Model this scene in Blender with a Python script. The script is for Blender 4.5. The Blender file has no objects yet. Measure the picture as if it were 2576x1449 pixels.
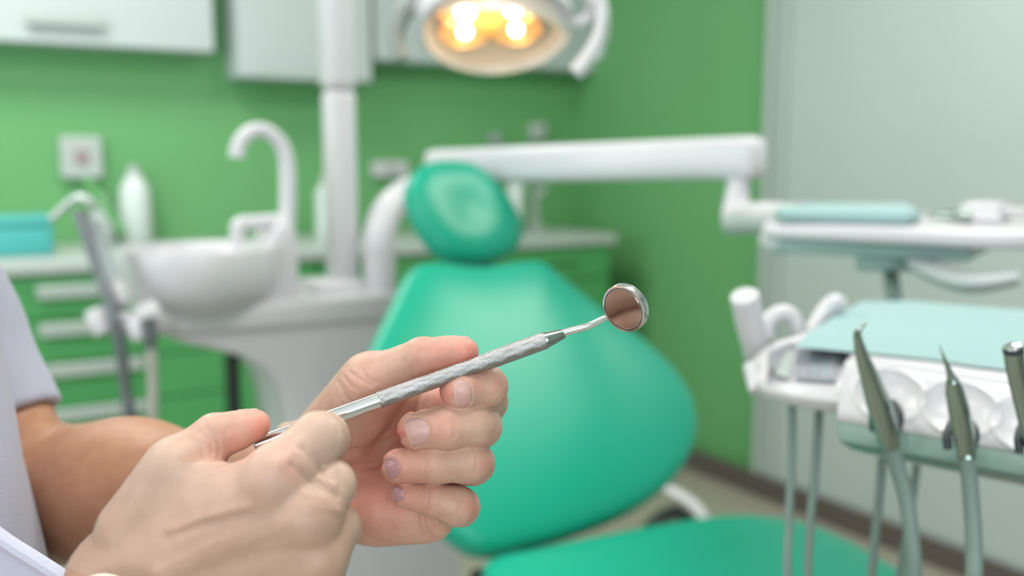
import bpy, bmesh, math
import numpy as np
from mathutils import Vector, Matrix

# ------------------------------------------------------------------ camera, world, lights, exposure
S = bpy.context.scene
COL = S.collection
F = 2504.0                      # focal length in pixels of the 2576 wide frame
PITCH = math.atan(324.5 / F)
YAW = math.radians(31)
H = 1.2
cam_d = bpy.data.cameras.new('camera')
cam = bpy.data.objects.new('camera', cam_d)
COL.objects.link(cam)
cam.location = (0, 0, H)
cam.rotation_euler = (math.pi / 2 - PITCH, 0, -YAW)
cam_d.sensor_width = 36
cam_d.lens = 36 * F / 2576
cam_d.clip_start = 0.02
cam_d.dof.use_dof = True
cam_d.dof.focus_distance = 0.458
cam_d.dof.aperture_fstop = 4.5
cam_d.dof.aperture_blades = 0
S.camera = cam
S.view_settings.view_transform = 'Standard'
S.view_settings.look = 'None'
S.view_settings.gamma = 1
S.view_settings.use_curve_mapping = False
S.view_settings.exposure = 0.24
S.cycles.use_denoising = True
S.cycles.use_adaptive_sampling = True
S.cycles.adaptive_threshold = 0.02
S.cycles.max_bounces = 7
S.cycles.diffuse_bounces = 4
S.cycles.glossy_bounces = 4
S.cycles.transmission_bounces = 4
S.cycles.transparent_max_bounces = 6
S.cycles.sample_clamp_indirect = 4
S.cycles.caustics_reflective = False
S.cycles.caustics_refractive = False
wd = bpy.data.worlds.new('world')
S.world = wd
wd.use_nodes = True
wd.node_tree.nodes['Background'].inputs[0].default_value = (.80, .90, 1, 1)
wd.node_tree.nodes['Background'].inputs[1].default_value = 1.0

def area(name, loc, rot, sx, sy, power, col=(1, 1, 1)):
    l = bpy.data.lights.new(name, 'AREA')
    l.shape = 'RECTANGLE'; l.size = sx; l.size_y = sy
    l.energy = power; l.color = col
    o = bpy.data.objects.new(name, l); COL.objects.link(o)
    o.location = loc; o.rotation_euler = rot
    return o
LAMP_SPOTS = [(0.1, 2.75, 22), (0.3, 0.35, 11), (-1.3, 1.5, 16), (1.92, 1.05, 22)]
for lx, ly, pw in LAMP_SPOTS:
    area('ceiling_panel_light', (lx, ly, 2.655), (0, 0, 0), 1.15, .55, pw, (1, .985, .96))
area('window_light', (-1.1, -1.72, 1.6), (math.radians(90), 0, 0), 2.3, 1.3, 42, (.86, .93, 1))
area('window_light', (-2.32, 1.3, 1.6), (math.radians(90), 0, math.radians(-90)), 2.0, 1.3, 36, (.86, .93, 1))

M3 = cam.rotation_euler.to_matrix()
MN = np.array(M3)
CAMP = np.array([0, 0, H])
def C(px, py, d):                                   # a point in camera space
    return np.array([(px - 1288) / F * d, -(py - 724.5) / F * d, -d])
def to_world(p):
    return np.asarray(p) @ MN.T + CAMP
def W(px, py, d):
    return Vector(to_world(C(px, py, d)))
def ray(px, py):
    return C(px, py, 1.0) @ MN.T
def onplane(px, py, p0, n):
    r = ray(px, py); n = np.asarray(n, float); p0 = np.asarray(p0, float)
    t = np.dot(p0 - CAMP, n) / np.dot(r, n)
    return Vector(CAMP + r * t)
def onz(px, py, z): return onplane(px, py, (0, 0, z), (0, 0, 1))
def onv(px, py, v): return onplane(px, py, (0, v, 0), (0, 1, 0))
def onu(px, py, u): return onplane(px, py, (u, 0, 0), (1, 0, 0))

# ------------------------------------------------------------------ materials
def mat(name, col, rough=.5, metal=0, coat=0, spec=.5, sss=0, noise=0, nscale=8, bump=0, bscale=200, alpha=1, emit=None, estr=0, trans=0, ior=1.45, sheen=0):
    m = bpy.data.materials.new(name); m.use_nodes = True
    nt = m.node_tree; b = nt.nodes['Principled BSDF']
    b.inputs['Base Color'].default_value = (*col, 1)
    b.inputs['Roughness'].default_value = rough
    b.inputs['Metallic'].default_value = metal
    b.inputs['Coat Weight'].default_value = coat
    b.inputs['Coat Roughness'].default_value = .12
    b.inputs['Specular IOR Level'].default_value = spec
    b.inputs['Alpha'].default_value = alpha
    b.inputs['Transmission Weight'].default_value = trans
    b.inputs['IOR'].default_value = ior
    b.inputs['Sheen Weight'].default_value = sheen
    if sss:
        b.inputs['Subsurface Weight'].default_value = sss
        b.inputs['Subsurface Radius'].default_value = (1, .35, .2)
        b.inputs['Subsurface Scale'].default_value = .004
    if emit:
        b.inputs['Emission Color'].default_value = (*emit, 1)
        b.inputs['Emission Strength'].default_value = estr
    tc = nt.nodes.new('ShaderNodeTexCoord')
    if noise:
        n = nt.nodes.new('ShaderNodeTexNoise'); n.inputs['Scale'].default_value = nscale; n.inputs['Detail'].default_value = 4
        nt.links.new(tc.outputs['Object'], n.inputs['Vector'])
        mx = nt.nodes.new('ShaderNodeMix'); mx.data_type = 'RGBA'
        mx.inputs[6].default_value = (*[c * (1 - noise) for c in col], 1)
        mx.inputs[7].default_value = (*[min(1, c * (1 + noise)) for c in col], 1)
        nt.links.new(n.outputs['Fac'], mx.inputs[0]); nt.links.new(mx.outputs[2], b.inputs['Base Color'])
    if bump:
        n = nt.nodes.new('ShaderNodeTexNoise'); n.inputs['Scale'].default_value = bscale; n.inputs['Detail'].default_value = 3
        nt.links.new(tc.outputs['Object'], n.inputs['Vector'])
        bp = nt.nodes.new('ShaderNodeBump'); bp.inputs['Strength'].default_value = bump; bp.inputs['Distance'].default_value = .001
        nt.links.new(n.outputs['Fac'], bp.inputs['Height']); nt.links.new(bp.outputs[0], b.inputs['Normal'])
    return m
GREEN = (.140, .385, .145)
M = dict(
    green=mat('green_wall_paint', GREEN, .6, noise=.03, nscale=3, bump=.15, bscale=90),
    greencab=mat('green_cabinet_laminate', (.075, .32, .10), .38, noise=.02),
    pale=mat('pale_panel', (.46, .52, .49), .5, noise=.02, nscale=2),
    paletrim=mat('pale_trim', (.42, .48, .445), .4, noise=.02),
    ceiling=mat('ceiling_paint', (.8, .8, .78), .8, noise=.02),
    floor=mat('vinyl_floor', (.33, .31, .25), .35, noise=.12, nscale=14),
    base=mat('baseboard_brown', (.11, .09, .08), .5, noise=.1),
    white=mat('white_plastic', (.585, .575, .59), .32, noise=.01, coat=.15),
    cabwhite=mat('white_cabinet_laminate', (.49, .54, .54), .4, noise=.01),
    counter=mat('worktop_laminate', (.46, .51, .475), .35, noise=.02),
    gunmetal=mat('grey_syringe_metal', (.17, .18, .19), .35, metal=.5, noise=.03),
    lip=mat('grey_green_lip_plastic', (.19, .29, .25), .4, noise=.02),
    orange=mat('orange_lamp_block', (.85, .38, .06), .4, noise=.03),
    lampgrey=mat('lamp_handle_grey', (.24, .26, .24), .4, noise=.03),
    grey=mat('grey_plastic', (.36, .40, .40), .4, noise=.02),
    silver=mat('satin_handle', (.50, .56, .52), .35, metal=.4, noise=.02),
    vinyl=mat('green_chair_vinyl', (.008, .32, .20), .34, noise=.03, nscale=5, coat=.0, spec=.36, bump=.08, bscale=300),
    black=mat('black_plastic', (.015, .02, .02), .4, noise=.1),
    mint=mat('mint_paper_cloth', (.285, .43, .425), .85, noise=.03, nscale=6, bump=.3, bscale=400),
    turq=mat('turquoise_plastic', (.075, .42, .40), .4, noise=.02),
    chrome=mat('polished_steel', (.82, .83, .84), .13, metal=1, noise=.02),
    steel=mat('brushed_steel', (.33, .40, .36), .22, metal=1, noise=.05),  # green tint paints in the seat's reflection on the handpieces
    knurl=mat('knurled_steel', (.40, .39, .39), .24, metal=1, noise=.04),
    mirror=mat('mirror_glass', (.90, .90, .92), .02, metal=1, noise=.005),
    hose=mat('grey_green_hose', (.20, .27, .24), .5, noise=.05),
    darkhose=mat('dark_grey_hose', (.09, .105, .105), .45, noise=.05),
    beigehose=mat('beige_hose', (.33, .33, .28), .5, noise=.05),
    rubber=mat('dark_rubber', (.03, .04, .045), .5, noise=.1),
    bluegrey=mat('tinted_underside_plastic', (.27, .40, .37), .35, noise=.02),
    screen=mat('control_display', (.33, .36, .40), .3, noise=.1, nscale=60),
    button=mat('button_print', (.36, .26, .28), .4, noise=.1),
    frost=mat('frosted_bottle', (.66, .72, .69), .4, noise=.02),
    coat=mat('lilac_white_cotton', (.42, .42, .52), .85, noise=.03, nscale=40, bump=.5, bscale=900, sheen=.2),
    coat2=mat('white_cotton_trim', (.58, .58, .68), .85, noise=.02, nscale=40, bump=.4, bscale=900),
    bulb=mat('warm_bulb', (1, .8, .5), .3, emit=(1, .74, .42), estr=18, noise=.001),
    amber=mat('amber_reflector', (.80, .46, .16), .3, metal=.6, noise=.04),
    cream=mat('cream_diffuser', (.70, .56, .44), .3, alpha=.85, noise=.02),
    skyglass=mat('window_glass', (1, 1, 1), .02, trans=1, noise=.001),
    panel=mat('lamp_diffuser', (.9, .9, .9), .5, emit=(1, .98, .95), estr=2.2, noise=.001),
    hair=mat('dark_brown_hair', (.05, .03, .02), .5, noise=.2, nscale=60),
    trouser=mat('white_trousers', (.62, .63, .68), .85, noise=.03, nscale=30),
)

# ------------------------------------------------------------------ helpers
def link(name, me, m=None, parent=None, smooth=True):
    o = bpy.data.objects.new(name, me); COL.objects.link(o)
    if m is not None: me.materials.append(M[m] if isinstance(m, str) else m)
    if smooth:
        me.polygons.foreach_set('use_smooth', [True] * len(me.polygons))
    if parent is not None:
        o.parent = parent
        pw = parent.matrix_basis.copy() if parent.parent is None else parent.parent.matrix_basis @ parent.matrix_basis
        o.matrix_parent_inverse = Matrix.Identity(4)
        o.matrix_basis = pw.inverted()               # geometry is given in world coordinates
    return o
def tag(o, label, cat, group=None):
    o['label'] = label; o['category'] = cat
    if group: o['group'] = group
    return o
def struct(o):
    o['kind'] = 'structure'; return o
def empty(name, loc, label, cat, group=None):
    o = bpy.data.objects.new(name, None); COL.objects.link(o)
    o.location = loc; o.empty_display_size = .05
    return tag(o, label, cat, group)
class MB:
    def __init__(s): s.bm = bmesh.new()
    def face_grid(s, rings, closed=True, cap0=True, cap1=True):
        vs = [[s.bm.verts.new(p) for p in r] for r in rings]
        n = len(vs[0])
        for a, b in zip(vs[:-1], vs[1:]):
            for i in range(n if closed else n - 1):
                j = (i + 1) % n
                s.bm.faces.new((a[i], a[j], b[j], b[i]))
        if cap0 and closed: s.bm.faces.new(vs[0][::-1])
        if cap1 and closed: s.bm.faces.new(vs[-1])
        return s
    def box(s, c, size, R=None):
        x, y, z = [k / 2 for k in size]
        P = [Vector((a * x, b * y, g * z)) for a in (-1, 1) for b in (-1, 1) for g in (-1, 1)]
        if R is not None: P = [R @ p for p in P]
        v = [s.bm.verts.new(p + Vector(c)) for p in P]
        for f in ((0, 1, 3, 2), (4, 6, 7, 5), (0, 4, 5, 1), (2, 3, 7, 6), (0, 2, 6, 4), (1, 5, 7, 3)):
            s.bm.faces.new([v[i] for i in f])
        return s
    def box2(s, a, b):
        a = Vector(a); b = Vector(b)
        return s.box((a + b) / 2, [abs(k) for k in (b - a)])
    def tube(s, pts, r, seg=20, smooth=6, cap=True, sq=1.0):
        pts = [Vector(p) for p in pts]
        rs = list(r) if hasattr(r, '__len__') else [r] * len(pts)
        if smooth and len(pts) > 2:
            P, Rr = [], []
            for i in range(len(pts) - 1):
                p0 = pts[max(i - 1, 0)]; p1 = pts[i]; p2 = pts[i + 1]; p3 = pts[min(i + 2, len(pts) - 1)]
                for k in range(smooth):
                    t = k / smooth
                    P.append(.5 * ((2 * p1) + (p2 - p0) * t + (2 * p0 - 5 * p1 + 4 * p2 - p3) * t * t + (3 * p1 - p0 - 3 * p2 + p3) * t ** 3))
                    Rr.append(rs[i] * (1 - t) + rs[i + 1] * t)
            P.append(pts[-1]); Rr.append(rs[-1]); pts, rs = P, Rr
        T = [(pts[min(i + 1, len(pts) - 1)] - pts[max(i - 1, 0)]).normalized() for i in range(len(pts))]
        a = Vector((0, 0, 1)) if abs(T[0].z) < .9 else Vector((1, 0, 0))
        u = T[0].cross(a).normalized(); rings = []
        for p, t, rr in zip(pts, T, rs):
            u = (u - t * u.dot(t)).normalized(); v = t.cross(u)
            rings.append([p + (u * math.cos(2 * math.pi * k / seg) + v * sq * math.sin(2 * math.pi * k / seg)) * rr for k in range(seg)])
        return s.face_grid(rings, True, cap, cap)
    def lathe(s, prof, o, axis=(0, 0, 1), seg=40, cap0=True, cap1=True, xs=1.0):
        ax = Vector(axis).normalized(); a = Vector((1, 0, 0)) if abs(ax.x) < .9 else Vector((0, 1, 0))
        u = ax.cross(a).normalized(); v = ax.cross(u); o = Vector(o)
        rings = [[o + ax * h + (u * xs * math.cos(2 * math.pi * k / seg) + v * math.sin(2 * math.pi * k / seg)) * max(r, 1e-5) for k in range(seg)] for r, h in prof]
        return s.face_grid(rings, True, cap0, cap1)
    def prism(s, poly, d):                              # poly: world points; d: extrusion vector
        d = Vector(d)
        return s.face_grid([[Vector(p) for p in poly], [Vector(p) + d for p in poly]])
    def sphere(s, c, r, sx=1, sy=1, sz=1, n=20):
        prof = [(r * math.sin(math.pi * i / n), -r * math.cos(math.pi * i / n)) for i in range(n + 1)]
        rings = [[Vector(c) + Vector((rr * math.cos(2 * math.pi * k / 28) * sx, rr * math.sin(2 * math.pi * k / 28) * sy, h * sz)) for k in range(28)] for rr, h in [(max(a, 1e-5), b) for a, b in prof]]
        return s.face_grid(rings)
    def build(s, name, m, parent=None, bevel=0, bseg=3, smooth=True):
        bmesh.ops.recalc_face_normals(s.bm, faces=s.bm.faces)
        if bevel:
            es = [e for e in s.bm.edges if len(e.link_faces) == 2 and e.calc_face_angle(0) > .6]
            bmesh.ops.bevel(s.bm, geom=es, offset=bevel, segments=bseg, profile=.5, affect='EDGES', clamp_overlap=True)
        me = bpy.data.meshes.new(name); s.bm.to_mesh(me); s.bm.free()
        o = link(name, me, m, parent, smooth)
        if smooth:
            import math as _m
            me.update()
            try: me.set_sharp_from_angle(angle=_m.radians(35))
            except Exception: pass
        return o
def spline(pts, n=8):
    pts = [np.array(p, float) for p in pts]; N = len(pts); out = []
    for i in range(N):
        p0, p1, p2, p3 = pts[i - 1], pts[i], pts[(i + 1) % N], pts[(i + 2) % N]
        for k in range(n):
            t = k / n
            out.append(.5 * ((2 * p1) + (p2 - p0) * t + (2 * p0 - 5 * p1 + 4 * p2 - p3) * t * t + (3 * p1 - p0 - 3 * p2 + p3) * t ** 3))
    return out
def cushion(name, outline, nrm, front, back, m, parent, dish=0, e=3.2, rings=26, bow=0):
    """upholstered pad: outline (planar world points), domed on both sides"""
    P = [np.array(p, float) for p in outline]; c = sum(P) / len(P); nrm = np.array(nrm, float); nrm /= np.linalg.norm(nrm)
    fr = []
    for i in range(rings + 1):
        r = math.sin(math.pi / 2 * i / rings) if i else .0008
        z = front * (max(0, 1 - r ** e)) ** (1 / e)
        z -= dish * math.exp(-(r / .55) ** 2)
        fr.append([Vector(c + (p - c) * r + nrm * z) for p in P])
    bk = []
    for i in range(rings, -1, -1):
        r = math.sin(math.pi / 2 * i / rings) if i else .0008
        if i == rings: continue
        z = -back * (max(0, 1 - r ** e)) ** (1 / e)
        bk.append([Vector(c + (p - c) * r + nrm * z) for p in P])
    mb = MB(); mb.face_grid(fr + bk)
    return mb.build(name, m, parent)
# ------------------------------------------------------------------ the room
UW, VB = 2.58, 3.75             # side wall and back wall
XL, YF, ZC = -2.4, -1.8, 2.7
def slab(name, a, b, m, parent=None, **k):
    o = MB().box2(a, b).build(name, m, parent, smooth=False, **k)
    if parent is None: struct(o)
    return o
slab('floor', (XL - .1, YF - .1, -.1), (UW + .1, VB + .1, 0), 'floor')
slab('ceiling', (XL - .1, YF - .1, ZC), (UW + .1, VB + .1, ZC + .1), 'ceiling')
slab('wall_back', (XL - .1, VB, 0), (UW + .1, VB + .1, ZC), 'green')
vdoor = onu(1928, 800, UW).y
slab('wall_right', (UW, YF, 0), (UW + .1, VB, ZC), 'green')
struct(MB().box2((UW - .035, YF + .02, 0.0), (UW - .002, vdoor - .10, 2.66)).build('door_1', 'pale', None, smooth=False, bevel=.002, bseg=1))
tr = MB(); tr.box2((UW - .05, vdoor - .035, 0), (UW - .002, vdoor, 2.68)); tr.box2((UW - .042, vdoor - .095, 0), (UW - .002, vdoor - .045, 2.68))
struct(tr.build('trim_1', 'paletrim', None, bevel=.004, smooth=False))
slab('baseboard_right', (UW - .055, YF + .02, 0), (UW - .0505, VB - .001, .085), 'base')
slab('baseboard_back', (UW - .9, VB - .014, 0), (UW - .06, VB - .001, .085), 'base')
def wall_with_window(name, wn, axis, pos, out, lo, hi, w0, w1, z0=.95, z1=2.25):
    mb = MB()
    def bx(a0, a1, b0, b1, t0=None, t1=None, mb_=mb):
        t0 = pos if t0 is None else t0; t1 = out if t1 is None else t1
        if axis == 'x': mb_.box2((t0, a0, b0), (t1, a1, b1))
        else: mb_.box2((a0, t0, b0), (a1, t1, b1))
    bx(lo, w0, 0, ZC); bx(w1, hi, 0, ZC); bx(w0, w1, 0, z0); bx(w0, w1, z1, ZC)
    struct(mb.build(name, 'pale', None, smooth=False))
    fr = MB()
    mid = (w0 + w1) / 2
    q0, q1 = (pos + out) / 2, (pos + out) / 2 + .03
    for a0, a1, b0, b1 in ((w0, w0 + .05, z0, z1), (w1 - .05, w1, z0, z1), (w0, w1, z0, z0 + .05), (w0, w1, z1 - .05, z1), (mid - .03, mid + .03, z0, z1)):
        bx(a0, a1, b0, b1, q0, q1, fr)
    f = struct(fr.build(wn, 'white', None, smooth=False))
    g = MB(); bx(w0 + .04, w1 - .04, z0 + .04, z1 - .04, q0 + .012, q0 + .016, g)
    g.build('pane', 'skyglass', f, smooth=False)
wall_with_window('wall_left', 'window_1', 'x', XL, XL - .1, YF, VB, .3, 2.3)
wall_with_window('wall_front', 'window_2', 'y', YF, YF - .1, XL, UW, -2.2, 0.1)
for (lx, ly, _), lbl_ in zip(LAMP_SPOTS, ['flat white ceiling light panel above the spittoon unit', 'flat white ceiling light panel above the person', 'flat white ceiling light panel nearest the side window', 'flat white ceiling light panel nearest the pale sliding door']):
    r = empty('ceiling_light', (lx, ly, 2.7), lbl_, 'ceiling light', 'flat ceiling light panels')
    fb = MB()
    for a, b in (((-.62, -.32), (-.585, .32)), ((.585, -.32), (.62, .32)), ((-.585, -.32), (.585, -.285)), ((-.585, .285), (.585, .32))):
        fb.box2((lx + a[0], ly + a[1], 2.66), (lx + b[0], ly + b[1], 2.6995))
    fb.build('frame', 'white', r, smooth=False)
    MB().box2((lx - .585, ly - .285, 2.67), (lx + .585, ly + .285, 2.69)).build('diffuser', 'panel', r, smooth=False)

# ------------------------------------------------------------------ base cabinets, worktop, wall cabinets
VF = 3.17
def ucut(px, v, py=800): return onv(px, py, v).x
zt, zb = .91, .868
uend = UW - .052
ct = MB().box2((XL + .001, VF - .035, zb), (uend - .16, VB - .002, zt)).build('worktop', 'counter', None, bevel=.006)
tag(ct, 'long pale laminate worktop running along the green back wall', 'worktop')
uc = [XL + .01, ucut(-95, VF), ucut(562, VF), ucut(800, VF), ucut(1190, VF), uend - .18]
uc[1] = max(uc[1], XL + .5)
cab_labels = ['green base cabinet at the far end by the side window', 'green drawer cabinet with four long pale bar handles left of the spittoon',
              'plain green cabinet door behind the arched spittoon base', 'green base cabinet behind the white light pole and elbow arm',
              'green drawer cabinet below the worktop end in the dark corner']
for i in range(5):
    a, b = uc[i] + .002, uc[i + 1] - .002
    r = empty('base_cabinet', ((a + b) / 2, VF + .28, 0), cab_labels[i], 'cabinet', 'green base cabinets')
    MB().box2((a, VF + .005, .08), (b, VB - .02, zb - .001)).build('body', 'greencab', r, smooth=False)
    MB().box2((a, VF + .05, 0), (b, VB - .06, .079)).build('plinth', 'base', r, smooth=False)
    zs = [zb - .012, .735, .60, .46, .31, .095] if i in (0, 1, 4) else [zb - .012, .095]
    for k in range(len(zs) - 1):
        dd = MB().box2((a + .004, VF - .018, zs[k + 1] + .006), (b - .004, VF + .004, zs[k])).build('drawer' if len(zs) > 2 else 'door', 'greencab', r, bevel=.002, bseg=2, smooth=False)
        if i == 1 and k < 4:
            h0, h1 = ucut(95, VF - .03), ucut(358, VF - .03)
            zc = [onv(220, y, VF - .03).z for y in (728, 822, 924, 1036)][k]
            hb = MB().box2((h0, VF - .045, zc - .020), (h1, VF - .033, zc + .018))
            hb.box2((h0 + .02, VF - .034, zc - .008), (h0 + .035, VF - .0175, zc + .008)).box2((h1 - .035, VF - .034, zc - .008), (h1 - .02, VF - .0175, zc + .008))
            hb.build('handle', 'silver', dd, bevel=.003, smooth=False)
        elif i in (0, 4) and k < 4:
            m_ = (a + b) / 2; zc = (zs[k] + zs[k + 1]) / 2 + .02
            MB().box2((m_ - .14, VF - .04, zc - .008), (m_ + .14, VF - .017, zc + .008)).build('handle', 'greencab', dd, bevel=.003, smooth=False)
        elif len(zs) == 2:
            MB().box2((b - .06, VF - .04, .62), (b - .045, VF - .017, .74)).build('handle', 'greencab', dd, bevel=.003, smooth=False)

VU = 3.60
def upper(px0, px1, pyb, label, handle=None, vf=VU, bottom=None):
    a = onv(px0, pyb, vf); b = onv(px1, pyb, vf)
    z = bottom if bottom else a.z
    r = empty('wall_cabinet', ((a.x + b.x) / 2, VB, z), label, 'cabinet', 'white wall cabinets')
    MB().box2((a.x, vf + .018, z), (b.x, VB - .001, 2.45)).build('body', 'cabwhite', r, smooth=False)
    d = MB().box2((a.x + .001, vf, z + .001), (b.x - .001, vf + .0175, 2.45)).build('door', 'cabwhite', r, bevel=.003, bseg=2, smooth=False)
    if handle:
        p0 = onv(handle[0], handle[2], vf - .02); p1 = onv(handle[1], handle[2], vf - .02)
        hb = MB().box2((p0.x, vf - .03, p0.z - .018), (p1.x, vf - .022, p0.z + .018))
        hb.box2((p0.x, vf - .023, p0.z - .012), (p0.x + .015, vf - .0005, p0.z + .012)).box2((p1.x - .015, vf - .023, p0.z - .012), (p1.x, vf - .0005, p0.z + .012))
        hb.build('handle', 'silver', d, bevel=.002, smooth=False)
upper(-330, 538, 84, 'long white wall cabinet with a flat bar handle above the turquoise box', (65, 262, 42))
upper(602, 936, 192, 'white wall cabinet that hangs lowest, behind the light pole', (655, 865, 183), vf=3.585)
r0 = onv(940, 145, VU); r1 = onv(1528, 172, VU)
upper(942, 1528, 150, 'white wall cabinet behind the lit operating lamp, next to the room corner')

# ------------------------------------------------------------------ things on the back wall and worktop
def wallbox(px0, py0, px1, py1, name, label, cat, m, mark=None):
    a = onv(px0, py0, VB - .03); b = onv(px1, py1, VB - .03)
    r = empty(name, ((a.x + b.x) / 2, VB, (a.z + b.z) / 2), label, cat)
    MB().box2((a.x, VB - .04, b.z), (b.x, VB - .001, a.z)).build('cover_plate', m, r, bevel=.008, smooth=False)
    if mark:
        c = (a + b) / 2; w = (b.x - a.x) * .17; h = (a.z - b.z) * .17
        MB().box2((c.x - w, VB - .046, c.z - h), (c.x + w, VB - .0395, c.z + h)).build('switch', mark, r, bevel=.003, smooth=False)
wallbox(148, 342, 260, 448, 'wall_socket', 'square white wall socket on the green wall above the turquoise box', 'wall socket', 'counter', 'button')
wallbox(938, 405, 1026, 445, 'wall_socket', 'wide white double wall socket between the light pole and green headrest', 'wall socket', 'white', 'grey')
wallbox(1338, 308, 1374, 352, 'soap_dispenser', 'small white dispenser on the green wall just above the long arm', 'dispenser', 'counter', 'grey')
wallbox(1234, 336, 1262, 362, 'wall_hook', 'tiny grey wall hook just above the long arm', 'hook', 'grey')
p = onv(214, 448, VB - .03); q = onz(300, 575, zt)
cb = MB().tube([p, onv(238, 480, VB - .05), onv(265, 520, VB - .08), onv(300, 570, VB - .1), onv(306, 590, VB - .12)], .014, 12)
tag(cb.build('cable', 'green', None), 'thick pale green cable from the square wall socket down to the worktop', 'cable')
# bottle
bp_ = onz(345, 608, zt); bp_ = Vector((bp_.x, bp_.y, zt + .0005))
sc = .0011
r = empty('pump_bottle', bp_, 'frosted white bottle on the worktop right of the turquoise box', 'bottle')
MB().lathe([(.050, 0), (.055, .008), (.054, .14), (.050, .19), (.030, .225), (.022, .235)], bp_).build('body', 'frost', r)
MB().lathe([(.022, .235), (.024, .24), (.022, .262), (.010, .268)], bp_).build('cap', 'counter', r)
b2 = bp_ + Vector((-.097, .05, 0))
r = empty('bottle', b2, 'short frosted bottle standing left of the tall frosted bottle', 'bottle')
MB().lathe([(.034, 0), (.038, .006), (.037, .10), (.02, .135), (.014, .14)], b2).build('body', 'frost', r)
MB().lathe([(.015, .14), (.016, .145), (.014, .165)], b2).build('cap', 'white', r)
# turquoise box
a = onv(-75, 640, 3.28); b = onv(138, 640, 3.28)
ztq = onv(60, 545, 3.28).z
r = empty('storage_box', ((a.x + b.x) / 2, 3.38, zt), 'turquoise plastic box on the worktop at the picture edge', 'box')
MB().box2((a.x, 3.28, zt + .0005), (b.x, 3.48, ztq - .03)).build('body', 'turq', r, bevel=.012)
MB().box2((a.x - .003, 3.277, ztq - .0295), (b.x + .003, 3.483, ztq)).build('lid', 'turq', r, bevel=.01)
# sink tap and things right of the headrest
t0 = onv(1345, 590, 3.5); t0.z = zt
r = empty('sink_tap', t0, 'pale sink tap on the worktop right of the green headrest', 'tap')
MB().lathe([(.035, 0), (.035, .02), (.018, .035), (.018, .13)], t0).build('base', 'counter', r)
MB().tube([t0 + Vector((0, 0, .12)), t0 + Vector((0, 0, .2)), t0 + Vector((-.02, -.04, .235)), t0 + Vector((-.03, -.1, .22))], .014).build('spout', 'counter', r)
MB().tube([t0 + Vector((0, 0, .13)), t0 + Vector((.05, -.01, .17))], .012).build('lever', 'counter', r)
t1 = onv(1298, 560, 3.45); t1.z = zt + .0005
r = empty('paper_cup_stack', t1, 'tall pale cup stack on the worktop beside the sink tap', 'cups')
MB().lathe([(.025, 0), (.032, .09), (.033, .092), (.028, .1), (.036, .16), (.030, .24), (.032, .245)], t1).build('body', 'frost', r)
t2 = onv(820, 590, 3.55); t2.z = zt + .0005
r = empty('soap_bottle', t2, 'narrow pale bottle half hidden behind the light pole', 'bottle')
MB().lathe([(.035, 0), (.037, .01), (.037, .17), (.012, .2)], t2).build('body', 'frost', r)
MB().lathe([(.012, .2), (.014, .205), (.012, .23)], t2).build('cap', 'white', r)

# ------------------------------------------------------------------ spittoon unit
v0 = 1.86
r = empty('spittoon_unit', (.55, 1.98, 0), 'white dental spittoon unit with round bowl and arched body', 'spittoon')
SP = r
outl = [(418, 800), (1010, 748), (1085, 748), (1160, 900), (1160, 1600), (735, 1600), (738, 1449), (742, 1250), (738, 1120), (728, 1040), (706, 975), (668, 930), (610, 898), (540, 880), (470, 866), (425, 850), (408, 825)]
MB().prism([onv(x, y, v0) for x, y in outl], (0, .24, 0)).build('body', 'white', r, bevel=.012)
q0, q1 = onv(700, 1590, v0), onv(1150, 1590, v0)
MB().box2((q0.x + .02, v0 + .02, 0), (q1.x - .02, v0 + .22, q0.z + .03)).build('foot', 'white', r, bevel=.01)
# raised deck
dk = [onv(x, y, v0 - .012) for x, y in [(395, 800), (410, 785), (1000, 738), (1010, 745), (1008, 800), (500, 838), (402, 842)]]
MB().prism(dk, (0, .262, 0)).build('deck', 'white', r, bevel=.008)
# bowl
bc = onv(500, 628, 1.93); bz = bc.z
def zat(py, v=1.93): return onv(500, py, v).z
rb = (onv(697, 628, 1.93) - onv(303, 628, 1.93)).length / 2
prof = [(rb * .50, zat(800)), (rb * .52, zat(782)), (rb * .66, zat(772)), (rb * .82, zat(752)), (rb * .93, zat(722)), (rb * .985, zat(680)), (rb * 1.0, zat(630)), (rb * .985, zat(622)), (rb * .95, zat(626)),
        (rb * .9, zat(650)), (rb * .7, zat(700)), (rb * .3, zat(730)), (.001, zat(735))]
MB().lathe([(a, h) for a, h in prof], (bc.x, 1.93, 0)).build('bowl', 'white', r)
# tap column
cp = [onv(x, y, 1.90) for x, y in [(648, 775), (640, 640), (668, 615), (700, 560), (735, 556), (752, 600), (757, 760)]]
MB().prism(cp, (0, .10, 0)).build('column', 'white', r, bevel=.012)
# gooseneck
tp = [(722, 600), (724, 500), (722, 420), (708, 365), (670, 330), (630, 332), (603, 360), (594, 396)]
MB().tube([onv(x, y, 1.95) for x, y in tp], [.017, .0165, .016, .015, .0145, .0145, .0145, .0155], 20).build('spout', 'white', r)
MB().tube([onv(722, 556, 1.93), onv(650, 560, 1.93), onv(604, 563, 1.93), onv(597, 580, 1.93), onv(598, 622, 1.93)], [.016, .015, .014, .014, .014], 16, smooth=5).build('cup_filler', 'white', r)
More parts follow.
